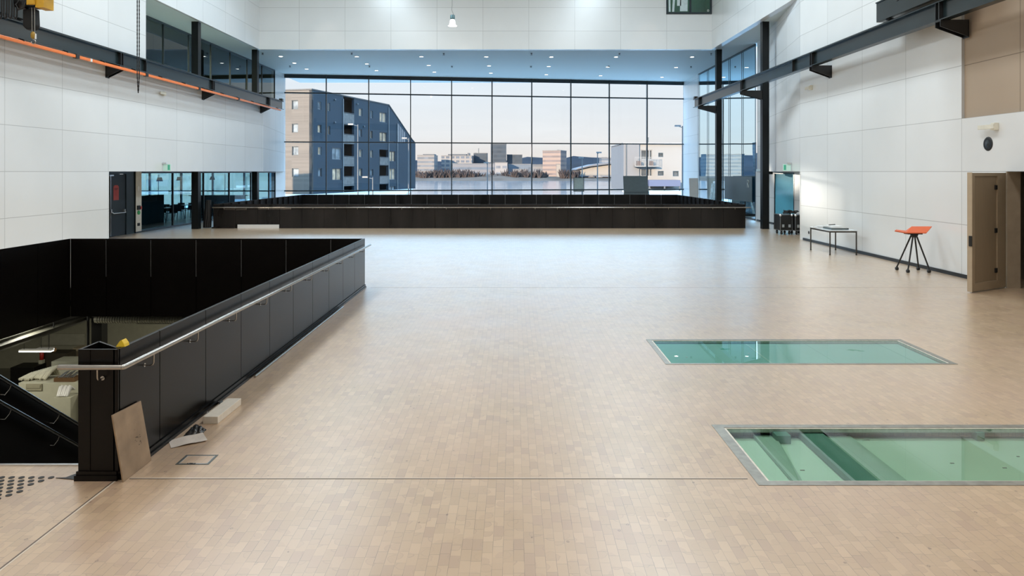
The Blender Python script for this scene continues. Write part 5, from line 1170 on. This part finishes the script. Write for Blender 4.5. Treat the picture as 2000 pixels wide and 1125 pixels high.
for k, (px, c_) in enumerate(((1153, (.30, .26, .24)), (1168, (.55, .52, .50)), (1200, (.42, .36, .34)))):
    q = spx(px, 347); t = thing('parked_car', (q.x, Y-8, q.z), f'small parked car on the shore below the cream hall, {ORD[k]} from the left', 'car', 'cars on the far shore')
    MB().prism([(q.x-2.1, Y-8, q.z+.3), (q.x+2.1, Y-8, q.z+.3), (q.x+2.1, Y-8, q.z+.9), (q.x+1.2, Y-8, q.z+1.0), (q.x+.7, Y-8, q.z+1.5), (q.x-1.0, Y-8, q.z+1.5), (q.x-1.6, Y-8, q.z+.95), (q.x-2.1, Y-8, q.z+.85)], (0, 1.7, 0)).build('body', ME('car_paint', c_, .4), t, fix=True)
    for dx in (-1.3, 1.3): MB().disc((q.x+dx, Y-8.05, q.z+.33), (0, 1, 0), .33, 1.8, 14).build('wheel', m_blackp, t)

def ridge(name, Y, prof, depth, mat, seed, base=-3.4, n=120):
    rd = random.Random(seed); xs = [(px-1003)*Y/1390 for px, _ in prof]; zs = [zt(y, Y) for _, y in prof]; V = []; F = []; rows_ = 7
    for i in range(n+1):
        x = xs[0]+(xs[-1]-xs[0])*i/n; k = max(j for j in range(len(xs)-1) if xs[j] <= x+1e-6); f = (x-xs[k])/(xs[k+1]-xs[k]); z = zs[k]*(1-f)+zs[k+1]*f
        for r_ in range(rows_+1):
            g_ = r_/rows_; s_ = math.sin(g_*math.pi/2)**.8
            V.append((x*(1+.0*g_), Y-depth*(1-g_), base+(z-base)*s_*(1+rd.uniform(-.05, .05)*(0 < g_))))
    for i in range(n):
        for r_ in range(rows_): a_ = i*(rows_+1)+r_; F.append((a_, a_+rows_+1, a_+rows_+2, a_+1))
    return struct(name, MB()._add(V, F, True), mat, fix=True)
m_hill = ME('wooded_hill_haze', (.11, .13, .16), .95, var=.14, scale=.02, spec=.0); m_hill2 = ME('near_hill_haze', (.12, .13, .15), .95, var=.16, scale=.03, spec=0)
ridge('hills', 2400, [(-800, 300), (0, 296), (500, 300), (780, 312), (860, 316), (960, 318), (1015, 309), (1035, 306.5), (1060, 309), (1085, 313), (1102, 310), (1113, 307.5), (1126, 304.5), (1138, 306.5), (1160, 306.5), (1178, 308), (1200, 310), (1260, 306), (1330, 302), (1420, 305), (1500, 296), (1800, 290), (2800, 285)], 500, m_hill, 2)
ridge('hills', 900, [(-1200, 318), (300, 320), (700, 326), (860, 325), (1000, 322), (1060, 321), (1140, 320), (1240, 316), (1400, 312), (1600, 308), (2800, 305)], 220, m_hill2, 5)
m_shore = ME('shore_earth', (.42, .34, .28), .95, var=.25, scale=.06, spec=0)
ridge('shore', 530, [(-900, 344), (700, 344), (815, 344), (880, 343.5), (950, 341), (978, 338.5), (1010, 342), (1060, 344.5), (1200, 346), (1500, 344), (2400, 343)], 75, m_shore, 8, -3.5, 160)
rd = random.Random(11); bs = MB()
m_bush = ME('bare_winter_scrub', (.19, .155, .15), .95, var=.3, scale=.3, spec=0)
for k in range(230):
    px = rd.choice([rd.uniform(812, 900), rd.uniform(860, 1010), rd.uniform(840, 930), rd.uniform(1000, 1070), rd.uniform(1095, 1128)])
    Y = rd.uniform(482, 498); x = (px-1003)*Y/1390; r_ = rd.uniform(2.0, 4.6); z = -2.8
    for q in range(9):                                   # a spray of bare branches
        a_ = rd.uniform(0, 6.28); s_ = rd.uniform(.2, .8)*r_; h_ = r_*rd.uniform(.9, 1.7)
        bs.tube([(x, Y, z), (x+.5*s_*math.cos(a_), Y+.5*s_*math.sin(a_), z+h_*.55), (x+s_*math.cos(a_), Y+s_*math.sin(a_), z+h_)], [.55, .5, .08], 4)
o = bs.build('bare_scrub', m_bush); tag(o, 'bare brown winter scrub along the far shore', 'scrub', None, 'stuff')
